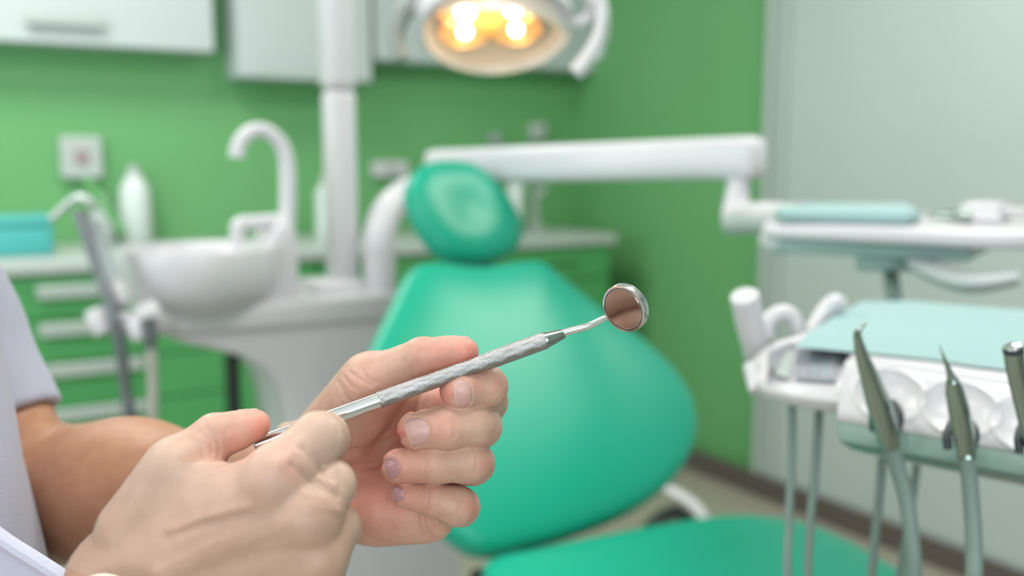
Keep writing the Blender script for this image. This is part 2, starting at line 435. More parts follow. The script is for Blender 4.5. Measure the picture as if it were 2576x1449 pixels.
# suction holder lumps
hd = MB()
for (x0, y0, x1, y1, rr) in ((238, 778, 268, 835, 30), (290, 712, 305, 765, 22), (345, 800, 365, 850, 33), (365, 765, 385, 810, 28)):
    d = 1.72
    hd.tube([W(x0, y0, d), W((x0 + x1) / 2, (y0 + y1) / 2, d), W(x1, y1, d)], [rr * d / F * .9, rr * d / F * 1.1, rr * d / F * .95], 18)
hd.tube([W(240, 800, 1.74), W(300, 815, 1.76), W(400, 815, 1.80), W(470, 815, 1.88)], [.02, .022, .022, .022], 14)
hd.build('suction_holder', 'white', r)
MB().box2(onv(796, 712, 1.92), onv(925, 745, 1.92) + Vector((0, .12, 0))).build('pole_socket', 'white', r, bevel=.01)
# black leg
pl = onv(585, 880, 2.06); pr = .0125
MB().tube([(pl.x, 2.06, 0), (pl.x, 2.06, pl.z + .02)], pr * 1.1, 14, smooth=0).build('leg', 'black', r)
# suction handpieces (held in the holder)
def hose_thing(name, label, cat, parts, loc, group=None):
    e = empty(name, loc, label, cat, group)
    for (pn, pts, rs, m) in parts:
        MB().tube(pts, rs, 16).build(pn, m, e)
    return e
d = 1.70
k = d / F
hose_thing('air_water_syringe', 'angled chrome syringe leaning in the white holder left of the spittoon bowl', 'syringe', [
    ('nozzle', [W(128, 552, d), W(165, 518, d), W(196, 498, d), W(222, 505, d), W(236, 530, d + .01)], [9 * k, 10 * k, 11 * k, 12 * k, 12 * k], 'silver'),
    ('body', [W(196, 530, d), W(222, 610, d), W(250, 690, d), W(276, 752, d), W(290, 810, d)], [15 * k, 14 * k, 13 * k, 15 * k, 15 * k], 'gunmetal'),
    ('hose', [W(290, 810, d), W(304, 880, d), W(316, 980, d), W(330, 1070, d), W(350, 1300, d + .05), W(420, 1600, d + .12)], 15 * k, 'darkhose')], W(290, 810, d))
hose_thing('suction_handpiece', 'pale suction handpiece standing behind the chrome syringe', 'suction tube', [
    ('nozzle', [W(222, 540, d + .05), W(240, 580, d + .05)], 11 * k, 'grey'),
    ('body', [W(236, 560, d + .05), W(262, 640, d + .05), W(292, 720, d + .04), W(308, 780, d + .03)], 17 * k, 'grey')], W(290, 810, d))
hose_thing('suction_handpiece', 'short white suction handpiece with a beige hose in the holder next to the bowl', 'suction tube', [
    ('body', [W(372, 800, d), W(378, 850, d), W(380, 880, d)], [20 * k, 18 * k, 13 * k], 'darkhose'),
    ('hose', [W(380, 870, d), W(384, 960, d), W(386, 1080, d), W(392, 1300, d + .05), W(440, 1600, d + .12)], 13 * k, 'beigehose')], W(372, 840, d))

# ------------------------------------------------------------------ operating light with its pole
pb = onv(862, 722, 1.98)
PX = pb.x
LAMPD = 1.5
lc = W(1250, 78, LAMPD)
r = empty('operating_light', (PX, 1.98, pb.z), 'white dental operating light with four glowing warm bulbs on a tall white pole', 'operating light')
MB().box2((PX - .029, 1.95, pb.z - .0), (PX + .029, 2.01, onv(865, 228, 1.98).z)).build('pole', 'white', r, bevel=.012)
MB().box2((PX - .031, 1.945, onv(865, 226, 1.98).z), (PX + .031, 2.015, 2.2)).build('pole_sleeve', 'white', r, bevel=.014)
zj = 2.16
MB().tube([(PX, 1.98, zj), (PX + .05, 1.95, zj + .09), ((PX + lc.x) / 2, (1.98 + lc.y) / 2, zj + .06), (lc.x, lc.y + .05, lc.z + .42), (lc.x, lc.y + .04, lc.z + .2), (lc.x, lc.y + .02, lc.z + .09)], .02, 16).build('arm', 'white', r)
# head: local frame from camera space
nC = np.array([.06, -.93, .35]); nC /= np.linalg.norm(nC)
ln = Vector(MN @ nC)                                        # the way the lamp faces
xC = np.array([1.0, -.10, 0]); xC -= nC * np.dot(xC, nC); xC /= np.linalg.norm(xC)
lxv = Vector(MN @ xC); lyv = ln.cross(lxv)
def L(x, y, z): return lc + lxv * x + lyv * y + ln * z
R0 = .104
MB().lathe([(.03, -.085), (.07, -.08), (.10, -.06), (R0 + .012, -.02), (R0 + .014, .0), (R0 + .006, .004), (R0 + .002, -.005), (R0 - .004, -.015)], lc, ln, 48, True, False).build('housing', 'white', r)
MB().lathe([(R0 - .002, -.006), (R0 * .9, -.018), (R0 * .6, -.034), (.001, -.042)], lc, ln, 48, False, False).build('reflector', 'cream', r)
MB().lathe([(R0 - .001, -.002), (R0 * .92, .012), (R0 * .7, .026), (R0 * .4, .034), (.001, .037)], lc, ln, 48, False, False).build('lens', mat('lamp_lens', (1, .93, .82), .05, noise=.001, alpha=.16), r)
for bx_, by_, br in ((-.048, -.016, .0160), (-.047, .036, .0230), (.030, -.014, .0150), (.024, .042, .0230)):
    rr = MB().lathe([(.039, .002), (.032, -.010), (.016, -.02), (.001, -.022)], L(bx_, by_, -.012), ln, 28, False, False)
    o = rr.build('bulb_reflector', 'amber', r)
    MB().sphere(L(bx_, by_, -.012), br * .62).build('bulb', 'bulb', o)
MB().box(L(-.01, 0, -.015), (.03, .05, .02), Matrix((lxv, lyv, ln)).transposed()).build('socket_block', 'orange', r, bevel=.004)
kk = LAMPD / F
lp = bpy.data.lights.new('lamp_bulb_light', 'POINT'); lp.energy = .16; lp.color = (1, .74, .45); lp.shadow_soft_size = .01
lo = bpy.data.objects.new('lamp_bulb_light', lp); COL.objects.link(lo); lo.parent = r; lo.location = L(-.01, .03, .02) - r.location
def LW(px, py, dd=0): return W(px, py, LAMPD + dd)
h = MB()
h.tube([LW(1085, 8), LW(1045, 10), LW(1015, 30), LW(1000, 70), LW(998, 110), LW(1008, 150)], [30 * kk, 30 * kk, 26 * kk, 22 * kk, 20 * kk, 18 * kk], 16)
h.build('handle', 'lampgrey', r)
MB().tube([LW(1062, 38, .0), LW(1090, 8, -.02), LW(1160, -8, -.035), LW(1250, -12, -.04), LW(1340, 2, -.035), LW(1400, 30, -.02), LW(1432, 70, 0)], [22 * kk, 36 * kk, 42 * kk, 42 * kk, 42 * kk, 36 * kk, 22 * kk], 20, sq=.8).build('bumper', 'white', r)
h = MB(); h.tube([LW(1420, 60), LW(1455, 58), LW(1488, 40), LW(1496, 5), LW(1480, -20)], [14 * kk, 17 * kk, 20 * kk, 20 * kk, 18 * kk], 16)
h.tube([LW(1500, -5, -.03), LW(1512, 30, -.03), LW(1506, 80, -.035), LW(1488, 125, -.04), LW(1468, 160, -.04), LW(1448, 184, -.04)], [18 * kk, 14 * kk, 12 * kk, 16 * kk, 20 * kk, 20 * kk], 16)
MB().tube([LW(1506, -5, -.01), LW(1516, 40, -.01), LW(1514, 95, -.005), LW(1504, 150, .0)], [20 * kk, 18 * kk, 17 * kk, 9 * kk], 16).build('handle_guard', 'silver', r)
h.tube([LW(1496, 5), LW(1500, -5, -.03)], 18 * kk, 12, smooth=0)
h.build('handle', 'white', r)
MB().tube([LW(1370, 40, .02), LW(1400, 15, .02), LW(1395, -30, .02), LW(1340, -60, .02)], 14 * kk, 14).build('bracket', 'white', r)

# ------------------------------------------------------------------ long arm, post and upper tray
r = empty('tray_delivery_unit', onz(955, 728, .93), 'long white jointed arm carrying the upper instrument tray', 'arm')
e0 = onv(955, 742, 1.93)
MB().tube([onv(955, 735, 1.93), onv(955, 660, 1.93), onv(955, 590, 1.93), onv(978, 530, 1.95), onv(1025, 488, 1.97), onv(1090, 462, 1.99), onv(1130, 440, 1.99)], [.034] * 7, 24).build('elbow_tube', 'white', r)
bl, br_ = W(1092, 420, 2.16), W(1908, 396, 1.70)
ax = (br_ - bl); Lb = ax.length; ax.normalize(); sd = ax.cross(Vector((0, 0, 1))).normalized(); up = sd.cross(ax)
R = Matrix((ax, sd, up)).transposed()
MB().box((bl + br_) / 2, (Lb + .01, .07, .073), R).build('beam', 'white', r, bevel=.018)
MB().tube([W(1858, 435, 1.72), W(1856, 480, 1.72), W(1850, 545, 1.70)], [.021, .021, .025], 20).build('post', 'white', r)
MB().tube([W(1822, 552, 1.70), W(1860, 552, 1.68), W(1930, 548, 1.55), W(2010, 552, 1.45)], [.022, .027, .025, .022], 20).build('joint_arm', 'white', r)
TZ = onz(1915, 560, 0).z
zt2 = W(2100, 566, 1.33).z
tray = [onz(x, y, zt2) for x, y in [(1918, 566), (2440, 588), (2600, 560), (2620, 545), (2330, 535), (1990, 540)]]
MB().prism([Vector((p.x, p.y, W(2100, 560, 1.38).z)) for p in (W(1915, 560, 1.38), W(1990, 540, 1.62), W(2350, 536, 1.62), W(2620, 545, 1.45), W(2600, 562, 1.2), W(2445, 578, 1.22))], (0, 0, -.022)).build('tray_top', 'white', r, bevel=.008)
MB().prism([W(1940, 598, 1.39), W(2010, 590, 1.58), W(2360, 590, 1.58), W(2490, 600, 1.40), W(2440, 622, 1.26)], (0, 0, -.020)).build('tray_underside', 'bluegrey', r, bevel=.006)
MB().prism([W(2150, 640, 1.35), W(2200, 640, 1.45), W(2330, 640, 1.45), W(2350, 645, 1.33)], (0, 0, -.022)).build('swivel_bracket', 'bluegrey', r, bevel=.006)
MB().tube([W(2240, 655, 1.38), W(2242, 690, 1.38), W(2250, 760, 1.30)], [.017, .010, .010], 14).build('stem', 'hose', r)
MB().tube([W(2300, 660, 1.30), W(2370, 690, 1.26), W(2450, 712, 1.22), W(2560, 700, 1.2)], [.016, .026, .026, .018], 16, sq=.5).build('tray_handle', 'grey', r)
MB().tube([W(1925, 600, 1.42), W(1960, 612, 1.40), W(1990, 614, 1.40)], [.013, .016, .010], 14).build('brake_knob', 'white', r)
ktop = W(1940, 522, 1.4)
cl = [W(1948, 545, 1.42), W(1965, 528, 1.55), W(2290, 530, 1.55), W(2318, 548, 1.36), W(2290, 556, 1.30), (W(1960, 552, 1.36))]
base_z = W(2100, 560, 1.38).z
clp = [Vector((p.x, p.y, base_z + .0005)) for p in cl]
MB().prism(clp, (0, 0, .019)).build('folded_cloth', 'mint', None, bevel=.010, bseg=4)
tag(bpy.data.objects['folded_cloth'], 'folded mint paper cloth lying on the upper white tray', 'cloth')
for i, (pts, lab, m) in enumerate([
    ([(2335, 542, 1.36), (2400, 545, 1.34), (2445, 545, 1.33), (2520, 550, 1.30)], 'thin grey handpiece lying on the upper tray beside the mint cloth', 'steel'),
    ([(2420, 528, 1.40), (2470, 527, 1.40), (2530, 538, 1.36), (2590, 546, 1.30)], 'fat white handpiece lying at the outer end of the upper tray', 'white')]):
    P = [W(*p) for p in pts]; P = [Vector((p.x, p.y, base_z + (.011 if i == 0 else .016))) for p in P]
    e = empty('handpiece', P[0], lab, 'handpiece', 'handpieces lying on the upper tray')
    MB().tube(P[:3], [.003, .008, .010] if i == 0 else [.008, .013, .014], 14).build('body', m, e)
    MB().tube(P[2:], [.008, .007], 14, smooth=0).build('cord_end', 'white', e)

# ------------------------------------------------------------------ lower instrument unit
r = empty('instrument_unit', W(2250, 1000, .85), 'white instrument unit with display and moulded sockets for three handpieces', 'instrument unit')
IU = r
zq = 1.040
top = [(1930, 876), (1948, 856), (2010, 836), (2090, 800), (2165, 768), (2300, 768), (2720, 795), (2750, 985), (2137, 897), (2128, 868), (2000, 850)]
TP = [onz(x, y, zq) for x, y in top]
MB().prism(TP, (0, 0, -.036)).build('body', 'white', r, bevel=.005, bseg=4)
# control pod: rounded block at the near left end
d1 = .80
pod = [W(1893, 930, .865), W(1925, 862, .90), W(2020, 850, .93), W(2128, 880, .87), W(2128, 905, .80), W(2118, 955, .775), W(1995, 960, .80), W(1925, 958, .83)]
pz = W(2000, 900, .82)
ra = [W(x, y, dd) for x, y, dd in [(1890, 945, .875), (1905, 885, .90), (1960, 858, .91), (2130, 880, .85), (2112, 1048, .79), (2000, 1020, .82), (1905, 1000, .85)]]
pr_ = {1889: [(910, .96), (920, .935), (942, .905), (953, .90), (964, .905), (960, .95)], 1900: [(885, .975), (903, .93), (946, .89), (966, .88), (983, .885), (975, .955)], 1925: [(858, .98), (890, .92), (952, .865), (982, .857), (1002, .865), (990, .96)],
       1965: [(848, .97), (884, .905), (958, .85), (992, .84), (1015, .847), (1000, .96)], 2000: [(845, .96), (880, .892), (962, .835), (1000, .825), (1024, .832), (1010, .95)],
       2110: [(862, .91), (892, .852), (970, .802), (1012, .79), (1044, .797), (1028, .91)], 2122: [(866, .90), (896, .85), (970, .802), (1010, .792), (1040, .80), (1026, .90)]}
def pod_ring(x, q):
    out_ = []
    for i in range(len(q)):
        (y0, e0_), (y1, e1_), (y2, e2_) = q[i - 1], q[i], q[(i + 1) % len(q)]
        for w0, w1 in ((.16, 0), (.05, .05), (0, .16)):
            out_.append(W(x, y1 + (y0 - y1) * w0 + (y2 - y1) * w1, e1_ + (e0_ - e1_) * w0 + (e2_ - e1_) * w1))
    return out_
MB().face_grid([pod_ring(x, q) for x, q in pr_.items()]).build('control_pod', 'white', r, bevel=.003, bseg=3)
dp = [W(2000, 960, .835), W(2000, 882, .890), W(2112, 894, .851), W(2106, 968, .803)]
nn = (dp[1] - dp[0]).cross(dp[3] - dp[0]).normalized()
if nn.z < 0: nn = -nn
dp = [p + nn * .0025 for p in dp]
cdp = sum(dp, Vector()) / 4
scr = MB().prism([p + nn * .0012 for p in [dp[0].lerp(cdp, .06), dp[1].lerp(cdp, .06), dp[2].lerp(cdp, .06), dp[3].lerp(cdp, .06)]], -nn * .004).build('display', 'screen', r, bevel=.001, bseg=2)
bt = MB()
for i in range(4):
    for j in range(3):
        s_, t_ = (i + .5) / 4, (j + .5) / 3
        q = dp[1].lerp(dp[2], s_).lerp(dp[0].lerp(dp[3], s_), t_)
        bt.box(q + nn * .0012, (.0035, .0035, .0012))
bt.build('display_marks', 'button', scr, smooth=False)
MB().prism([W(1950, 950, .856) + nn * .001, W(1965, 888, .904) + nn * .001, W(1992, 884, .893) + nn * .001, W(1988, 958, .842) + nn * .001], nn * .003).build('touch_key', 'counter', r, bevel=.002)
# socket panel (front, leaning) with moulded round recesses
def PF(s, t, off=0):            # s along the front 0..1 (px 2120 -> 2700), t 0 top .. 1 bottom
    a = W(2130, 905, .805).lerp(W(2740, 1000, .69), s); b = W(2107, 1057, .775).lerp(W(2740, 1172, .65), s)
    n = (W(2740, 1000, .69) - W(2130, 905, .805)).cross(W(2107, 1057, .775) - W(2130, 905, .805)).normalized()
    if n.dot(Vector(CAMP) - a) < 0: n = -n
    return a.lerp(b, t) + n * off
def locate(px, py):             # s,t of an image point
    best = None
    for i in range(0, 101):
        for j in range(0, 101):
            p = PF(i / 100, j / 100); q = np.linalg.inv(MN) @ (np.array(p) - CAMP)
            x = 1288 - F * q[0] / q[2]; y = 724.5 + F * q[1] / q[2]
            e = (x - px) ** 2 + (y - py) ** 2
            if best is None or e < best[0]: best = (e, i / 100, j / 100)
    return best[1], best[2]
SOCK = [locate(2236, 1000), locate(2418, 1035), locate(2600, 1075)]
SOCK.append((SOCK[2][0] + .28, SOCK[2][1]))
LS = (PF(1, 0) - PF(0, 0)).length; LT = (PF(0, 1) - PF(0, 0)).length
ns, ntt = 260, 70
grid = []
for j in range(ntt + 1):
    row = []
    for i in range(ns + 1):
        s_, t_ = i / ns, j / ntt
        off = .004 * (1 - abs(2 * t_ - 1) ** 6)
        for (cs, ctt) in SOCK:
            q = math.hypot((s_ - cs) * LS / .0265, (t_ - ctt) * LT / .0225)
            if q < 1: off -= .008 * (1 - q ** 2.2)
            off += .0013 * math.exp(-((q - 1.05) / .06) ** 2)
        row.append(PF(s_, t_, off))
    grid.append(row)
sp = MB(); sp.face_grid(grid, closed=False)
bk = MB()
so = sp.build('socket_panel', 'white', r)
sm = so.modifiers.new('thick', 'SOLIDIFY'); sm.thickness = .012; sm.offset = -1
# lower lip, grey-green plastic
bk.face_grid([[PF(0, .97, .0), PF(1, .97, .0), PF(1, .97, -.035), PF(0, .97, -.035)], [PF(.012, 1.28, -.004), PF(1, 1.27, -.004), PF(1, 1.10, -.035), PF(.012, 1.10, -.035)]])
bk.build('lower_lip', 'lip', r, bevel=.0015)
fillp = MB(); fillp.face_grid([[PF(0.02, .0, -.004), PF(1, .0, -.004), PF(1, 0, -.06), PF(.02, 0, -.06)], [PF(.02, .99, -.012), PF(1, .99, -.012), PF(1, .9, -.06), PF(.02, .9, -.06)]])
fillp.build('back_plate', 'white', r, smooth=False)
# cup cylinder, hoops
MB().tube([W(1872, 742, .935), W(1888, 820, .955), W(1905, 905, .975)], [36 * .935 / F, 36 * .955 / F, 30 * .975 / F], 28, smooth=0).build('tool_tube', 'white', r, bevel=.002)
MB().tube([W(1890, 920, .90), W(1900, 985, .885)], [.008, .006], 12, smooth=0).build('tube_clip', 'white', r)
MB().tube([W(1930, 850, .97), W(1932, 812, .97), W(1960, 788, .97), W(1995, 798, .97), W(2010, 845, .97)], [19 * .97 / F, 20 * .97 / F, 22 * .97 / F, 20 * .97 / F, 18 * .97 / F], 16).build('hoop_handle', 'white', r)
MB().tube([W(2035, 835, 1.0), W(2070, 790, 1.02), W(2100, 762, 1.02), W(2125, 772, 1.02)], [.005, .009, .010, .006], 14).build('hinge_knob', 'white', r)
for pts, rr in (([(1993, 1000, .86), (1992, 1100, .86), (1990, 1200, .86), (1985, 1315, .86), (1990, 1500, .86), (2080, 1700, .9)], 11), ([(2062, 1015, .85), (2055, 1120, .85), (2048, 1220, .85), (2038, 1325, .85), (2040, 1500, .86), (2120, 1700, .9)], 11),
                ([(2222, 1080, .84), (2218, 1180, .84), (2208, 1290, .84), (2198, 1390, .84), (2190, 1500, .85), (2180, 1700, .9)], 11), ([(2310, 1100, .86), (2305, 1180, .86), (2290, 1290, .86), (2275, 1380, .86), (2250, 1520, .87), (2200, 1700, .9)], 10)):
    MB().tube([W(*p) for p in pts], rr * .85 / F, 12).build('hose', 'hose', r)
MB().tube([W(2150, 1650, .95), W(2150, 1700, .95), Vector((W(2150, 1700, .95).x, W(2150, 1700, .95).y, 0.0))], .02, 16, smooth=0).build('hose_column', 'white', r)
# mint cloth on the unit
co = [(2002, 872), (2035, 835), (2100, 795), (2168, 758), (2300, 757), (2450, 770), (2740, 790), (2800, 965), (2576, 936), (2440, 920), (2350, 905), (2200, 890), (2100, 882)]
rows = [[onz(x, y, zq + .0004) for x, y in co], [onz(x, y, zq + .0018) for x, y in co]]
o = MB().face_grid(rows).build('paper_cloth', 'mint', None, smooth=False)
tag(o, 'mint paper cloth spread flat over the lower instrument unit', 'cloth')
# three handpieces in front with sockets' rubber sleeves and hoses
def handpiece(label, tip, body, hose, near, tipm='steel', bodym='steel', cap=None):
    sh_ = lambda L_: [(q[0], q[1], q[2] - (near if q[2] < .8 else .02), q[3]) for q in L_] if L_ else L_
    tip, body, hose = sh_(tip), sh_(body), sh_(hose)
    e = empty('handpiece', W(*body[0][:3]), label, 'handpiece', 'handpieces hanging in the lower unit')
    bo = MB().tube([W(*p[:3]) for p in body], [p[3] * p[2] / F for p in body], 24).build('body', bodym, e)
    if tip: MB().tube([W(*p[:3]) for p in tip], [p[3] * p[2] / F for p in tip], 16).build('tip', tipm, e)
    MB().tube([W(*p[:3]) for p in hose], [p[3] * p[2] / F for p in hose], 20).build('hose', 'hose', e)
    if cap:
        cr_ = cap[3] * cap[2] / F; b0_, b1_ = W(*body[0][:3]), W(*body[1][:3])
        MB().lathe([(cr_ * 1.08, -.0015), (cr_ * 1.10, .0008), (cr_ * 1.04, .0018), (cr_ * .5, .0018)], b0_, b0_ - b1_, 40).build('end_ring', 'rubber', e)
        MB().lathe([(cr_ * .92, .0), (cr_ * .92, .0022), (cr_ * .8, .003), (cr_ * .4, .0036), (.0002, .0038)], b0_, b0_ - b1_, 40).build('end_cap', 'chrome', e)
    return e
def rubber(c, w, ht, d):
    mb = MB()
    pts = [W(c[0] - w * .95, c[1] + ht * .8, d - .004), W(c[0] - w * 1.05, c[1], d), W(c[0] - w * .6, c[1] - ht * .75, d + .012), W(c[0] + w * .5, c[1] - ht * .8, d + .012), W(c[0] + w * 1.05, c[1] - ht * .1, d), W(c[0] + w * .75, c[1] + ht * .9, d - .004)]
    mb.tube(pts, 11 * d / F, 12).build('holder_clip', 'rubber', IU)
rubber((2230, 1050), 32, 44, .728); rubber((2418, 1095), 34, 44, .682); rubber((2600, 1100), 36, 48, .645)
handpiece('bent nozzle handpiece hanging first from the display end of the unit',
    [(2178, 812, .70, 4), (2164, 826, .70, 7), (2157, 842, .702, 10), (2162, 872, .705, 13)],
    [(2160, 862, .704, 12), (2172, 905, .712, 18), (2192, 960, .722, 25), (2212, 1020, .732, 31), (2230, 1080, .742, 30), (2240, 1118, .75, 25)],
    [(2238, 1105, .75, 22), (2256, 1170, .752, 21), (2278, 1250, .752, 20), (2292, 1340, .75, 19), (2300, 1449, .75, 19), (2290, 1600, .76, 19), (2200, 1700, .80, 19)], .030)
handpiece('thin pointed scaler handpiece hanging in the middle of the unit',
    [(2364, 868, .69, 2.5), (2375, 900, .69, 4), (2388, 935, .693, 8), (2396, 960, .695, 15)],
    [(2395, 955, .695, 14), (2402, 985, .70, 23), (2412, 1030, .705, 26), (2422, 1080, .712, 27), (2430, 1130, .72, 24), (2432, 1155, .72, 21)],
    [(2430, 1140, .72, 20), (2438, 1200, .722, 20), (2446, 1290, .722, 20), (2450, 1380, .72, 21), (2445, 1500, .72, 21), (2400, 1700, .76, 20)], .045)
handpiece('thick straight handpiece with a shiny round end hanging last in the unit',
    None,
    [(2549, 880, .655, 25), (2556, 930, .66, 24), (2575, 1010, .67, 24), (2596, 1090, .68, 26), (2606, 1140, .69, 22)],
    [(2604, 1130, .69, 20), (2612, 1250, .69, 20), (2615, 1449, .69, 20), (2600, 1620, .70, 20), (2600, 1740, .72, 20)], .045, cap=(2549, 884, .610, 23))

# ------------------------------------------------------------------ dental chair
r = empty('dental_chair', (.93, 1.2, 0), 'green upholstered dental chair with reclined backrest and round headrest', 'dental chair')
tilt = math.radians(47)
bn = np.array([0, -math.sin(tilt), math.cos(tilt)])
p0 = np.array(W(1330, 1030, 1.66))
outl = [(1018, 700), (1075, 674), (1200, 684), (1340, 668), (1395, 700), (1500, 785), (1610, 866), (1700, 955), (1742, 1040), (1738, 1125), (1690, 1210), (1600, 1282), (1450, 1345), (1320, 1382), (1230, 1398), (1160, 1376), (1060, 1290), (960, 1180), (905, 1080), (893, 1000), (925, 890), (972, 790)]
bo = [onplane(x, y, p0, bn) for x, y in spline(outl, 5)]
cushion('backrest', bo, bn, .045, .05, 'vinyl', r, e=3.4)
cx = sum((np.array(p) for p in bo)) / len(bo)
sh = [Vector(cx + (np.array(p) - cx) * .93 - bn * .05) for p in bo]
cushion('back_shell', sh, bn, .01, .035, 'grey', r)
hn = np.array([.12, -math.sin(math.radians(58)), math.cos(math.radians(58))])
h0 = np.array(W(1165, 540, 1.93))
ho = [onplane(x, y, h0, hn) for x, y in spline([(1022, 470), (1055, 422), (1125, 410), (1195, 424), (1255, 480), (1298, 545), (1310, 595), (1286, 640), (1225, 664), (1150, 662), (1095, 632), (1052, 575), (1028, 520)], 7)]
cushion('headrest', ho, hn, .040, .045, 'vinyl', r, dish=.012, e=2.6)
MB().tube([W(1180, 655, 1.96), W(1185, 690, 1.93)], [.045, .05], 20, smooth=0, sq=.5).build('neck_joint', 'black', r)
sb = W(1200, 700, 1.97); sc_ = W(1170, 600, 2.02)
MB().tube([sc_, W(1180, 660, 2.02), sb], .02, 14).build('headrest_bar', 'steel', r)
# seat
zs_ = .605
so_ = [onz(x, y, zs_) for x, y in [(1215, 1462), (1330, 1415), (1520, 1375), (1720, 1338), (1880, 1325), (2030, 1345), (2150, 1395), (2260, 1460)]]
fx = [Vector((so_[-1].x - .01, .80, zs_)), Vector((so_[-1].x - .09, .70, zs_)), Vector((so_[0].x + .09, .70, zs_)), Vector((so_[0].x - .01, .90, zs_))]
SOUT = [Vector(tuple(p)) for p in spline([tuple(p) for p in so_ + fx], 6)]
cushion('seat', SOUT, (0, 0, 1), .035, .055, 'vinyl', r, e=4)
cs_ = sum(SOUT, Vector()) / len(SOUT)
cushion('seat_shell', [cs_ + (p - cs_) * .92 - Vector((0, 0, .055)) for p in SOUT], (0, 0, 1), .01, .05, 'grey', r)
hj = onz(1420, 1390, .56)
MB().tube([hj + Vector((-.16, 0, -.03)), hj + Vector((.16, 0, -.03))], .035, 20, smooth=0).build('hinge', 'black', r)
MB().box((cs_.x, 1.1, .29), (.26, .40, .44)).build('lift_column', 'grey', r, bevel=.03)
MB().box((cs_.x, 1.15, .035), (.55, .9, .07)).build('floor_plate', 'grey', r, bevel=.02)
am = MB().tube([onz(1655, 1228, .44), onz(1700, 1240, .43), onz(1745, 1272, .42), onz(1775, 1310, .41)], [.014, .020, .020, .014], 14, sq=.6)
am.build('side_lever', 'white', r)
MB().tube([onz(1620, 1350, .42), onz(1660, 1305, .41), onz(1705, 1288, .41), onz(1730, 1310, .41)], .017, 12).build('lever_joint', 'black', r)
# ------------------------------------------------------------------ the mouth mirror
HA, HB_ = (640, 1120, .4446), (1372, 856, .4655)            # handle axis ends (px, px, depth)
def hp(t, off=0.0):
    a, b = HA, HB_
    p0, p1 = C(*a), C(*b)
    return Vector(to_world(p0 + (p1 - p0) * t))
a0 = hp(0); a1 = hp(1); hd_ = (a1 - a0); HL = hd_.length; hd_.normalize()
mm = empty('dental_mirror', a0, 'steel mouth mirror with knurled handle and round mirror held in both hands', 'dental mirror')
tk = (945 - 640) / (1372 - 640)
rh = .0036
MB().lathe([(rh * .6, 0), (rh * .93, .0008), (rh * .97, .002), (rh * .97, HL * tk - .0004), (rh * .97, HL * tk)], a0, hd_, 40).build('handle', 'chrome', mm)
# knurled sleeve: rows of small beads pressed into the steel
nb, sub = 34, 6; nth = nb * sub
LK = HL * (1 - tk); nl = int(LK / .00072 * 6); rings = []
u = hd_.orthogonal().normalized(); v = hd_.cross(u)
K0 = HL * tk
def kr(x):
    s_ = x / LK
    r_ = .00372 + .00036 / (1 + math.exp(-(s_ - .62) / .02)) - .00030 * math.exp(-((s_ - .57) / .06) ** 2)
    return r_
for i in range(nl + 1):
    x = LK * i / nl; cpt = a0 + hd_ * (K0 + x); rr = kr(x); ring = []
    e_ = min(1, x / .0007, (LK - x) / .0007)
    for k in range(nth):
        th = 2 * math.pi * k / nth
        ax_ = x / .00072 * math.pi; tw = x / LK * 2.2
        b_ = math.sin(ax_ + .25 * math.sin(th * 3 + x * 140)) * math.cos(nb / 2 * th + tw * 2)
        ridge = .00014 * e_ * (abs(b_) ** .6 - .35)
        ring.append(cpt + (u * math.cos(th) + v * math.sin(th)) * (rr + ridge))
    rings.append(ring)
MB().face_grid(rings).build('knurled_grip', 'knurl', mm)
MB().lathe([(.0037, HL - .0002), (.00385, HL + .0003), (.0037, HL + .0010), (.0030, HL + .005), (.0023, HL + .0088), (.0021, HL + .0093), (.0015, HL + .0094)], a0, hd_, 32).build('collar', 'steel', mm)
n_m = Vector(MN @ np.array([-.62, -.34, .705])).normalized()
mc = W(1569, 777, .4515)
_d = Vector(MN @ np.array([-1, -.25, 0])); _d = (_d - n_m * _d.dot(n_m)).normalized()
SHE = mc - n_m * .0038 + _d * .0085
sh = MB().tube([W(1408, 840, .4667), W(1440, 831, .4664), W(1478, 821, .4655), W(1508, 807, .4637), W(1526, 796, .4622), SHE, SHE + (SHE - W(1526, 796, .4622)) * .3], [.00185, .0018, .0017, .0015, .00135, .0012, .0010], 18)
sh.build('shank', 'chrome', mm)
RM = .0113
MB().lathe([(.001, -.0040), (RM * .97, -.0040), (RM, -.0036), (RM, -.0003), (RM * .985, 0), (RM * .90, .0001), (RM * .89, -.0003), (RM * .87, -.0004)], mc + n_m * .0004, n_m, 96).build('mirror_rim', 'chrome', mm)
MB().lathe([(RM * .885, -.0007), (RM * .885, -.00005), (.0001, -.00005)], mc + n_m * .0004, n_m, 96, True, False).build('mirror_gasket', 'rubber', mm)
MB().lathe([(RM * .86, -.0006), (RM * .86, .00012), (RM * .85, .0002)], mc + n_m * .0004, n_m, 96).build('mirror_glass', 'mirror', mm, smooth=False)

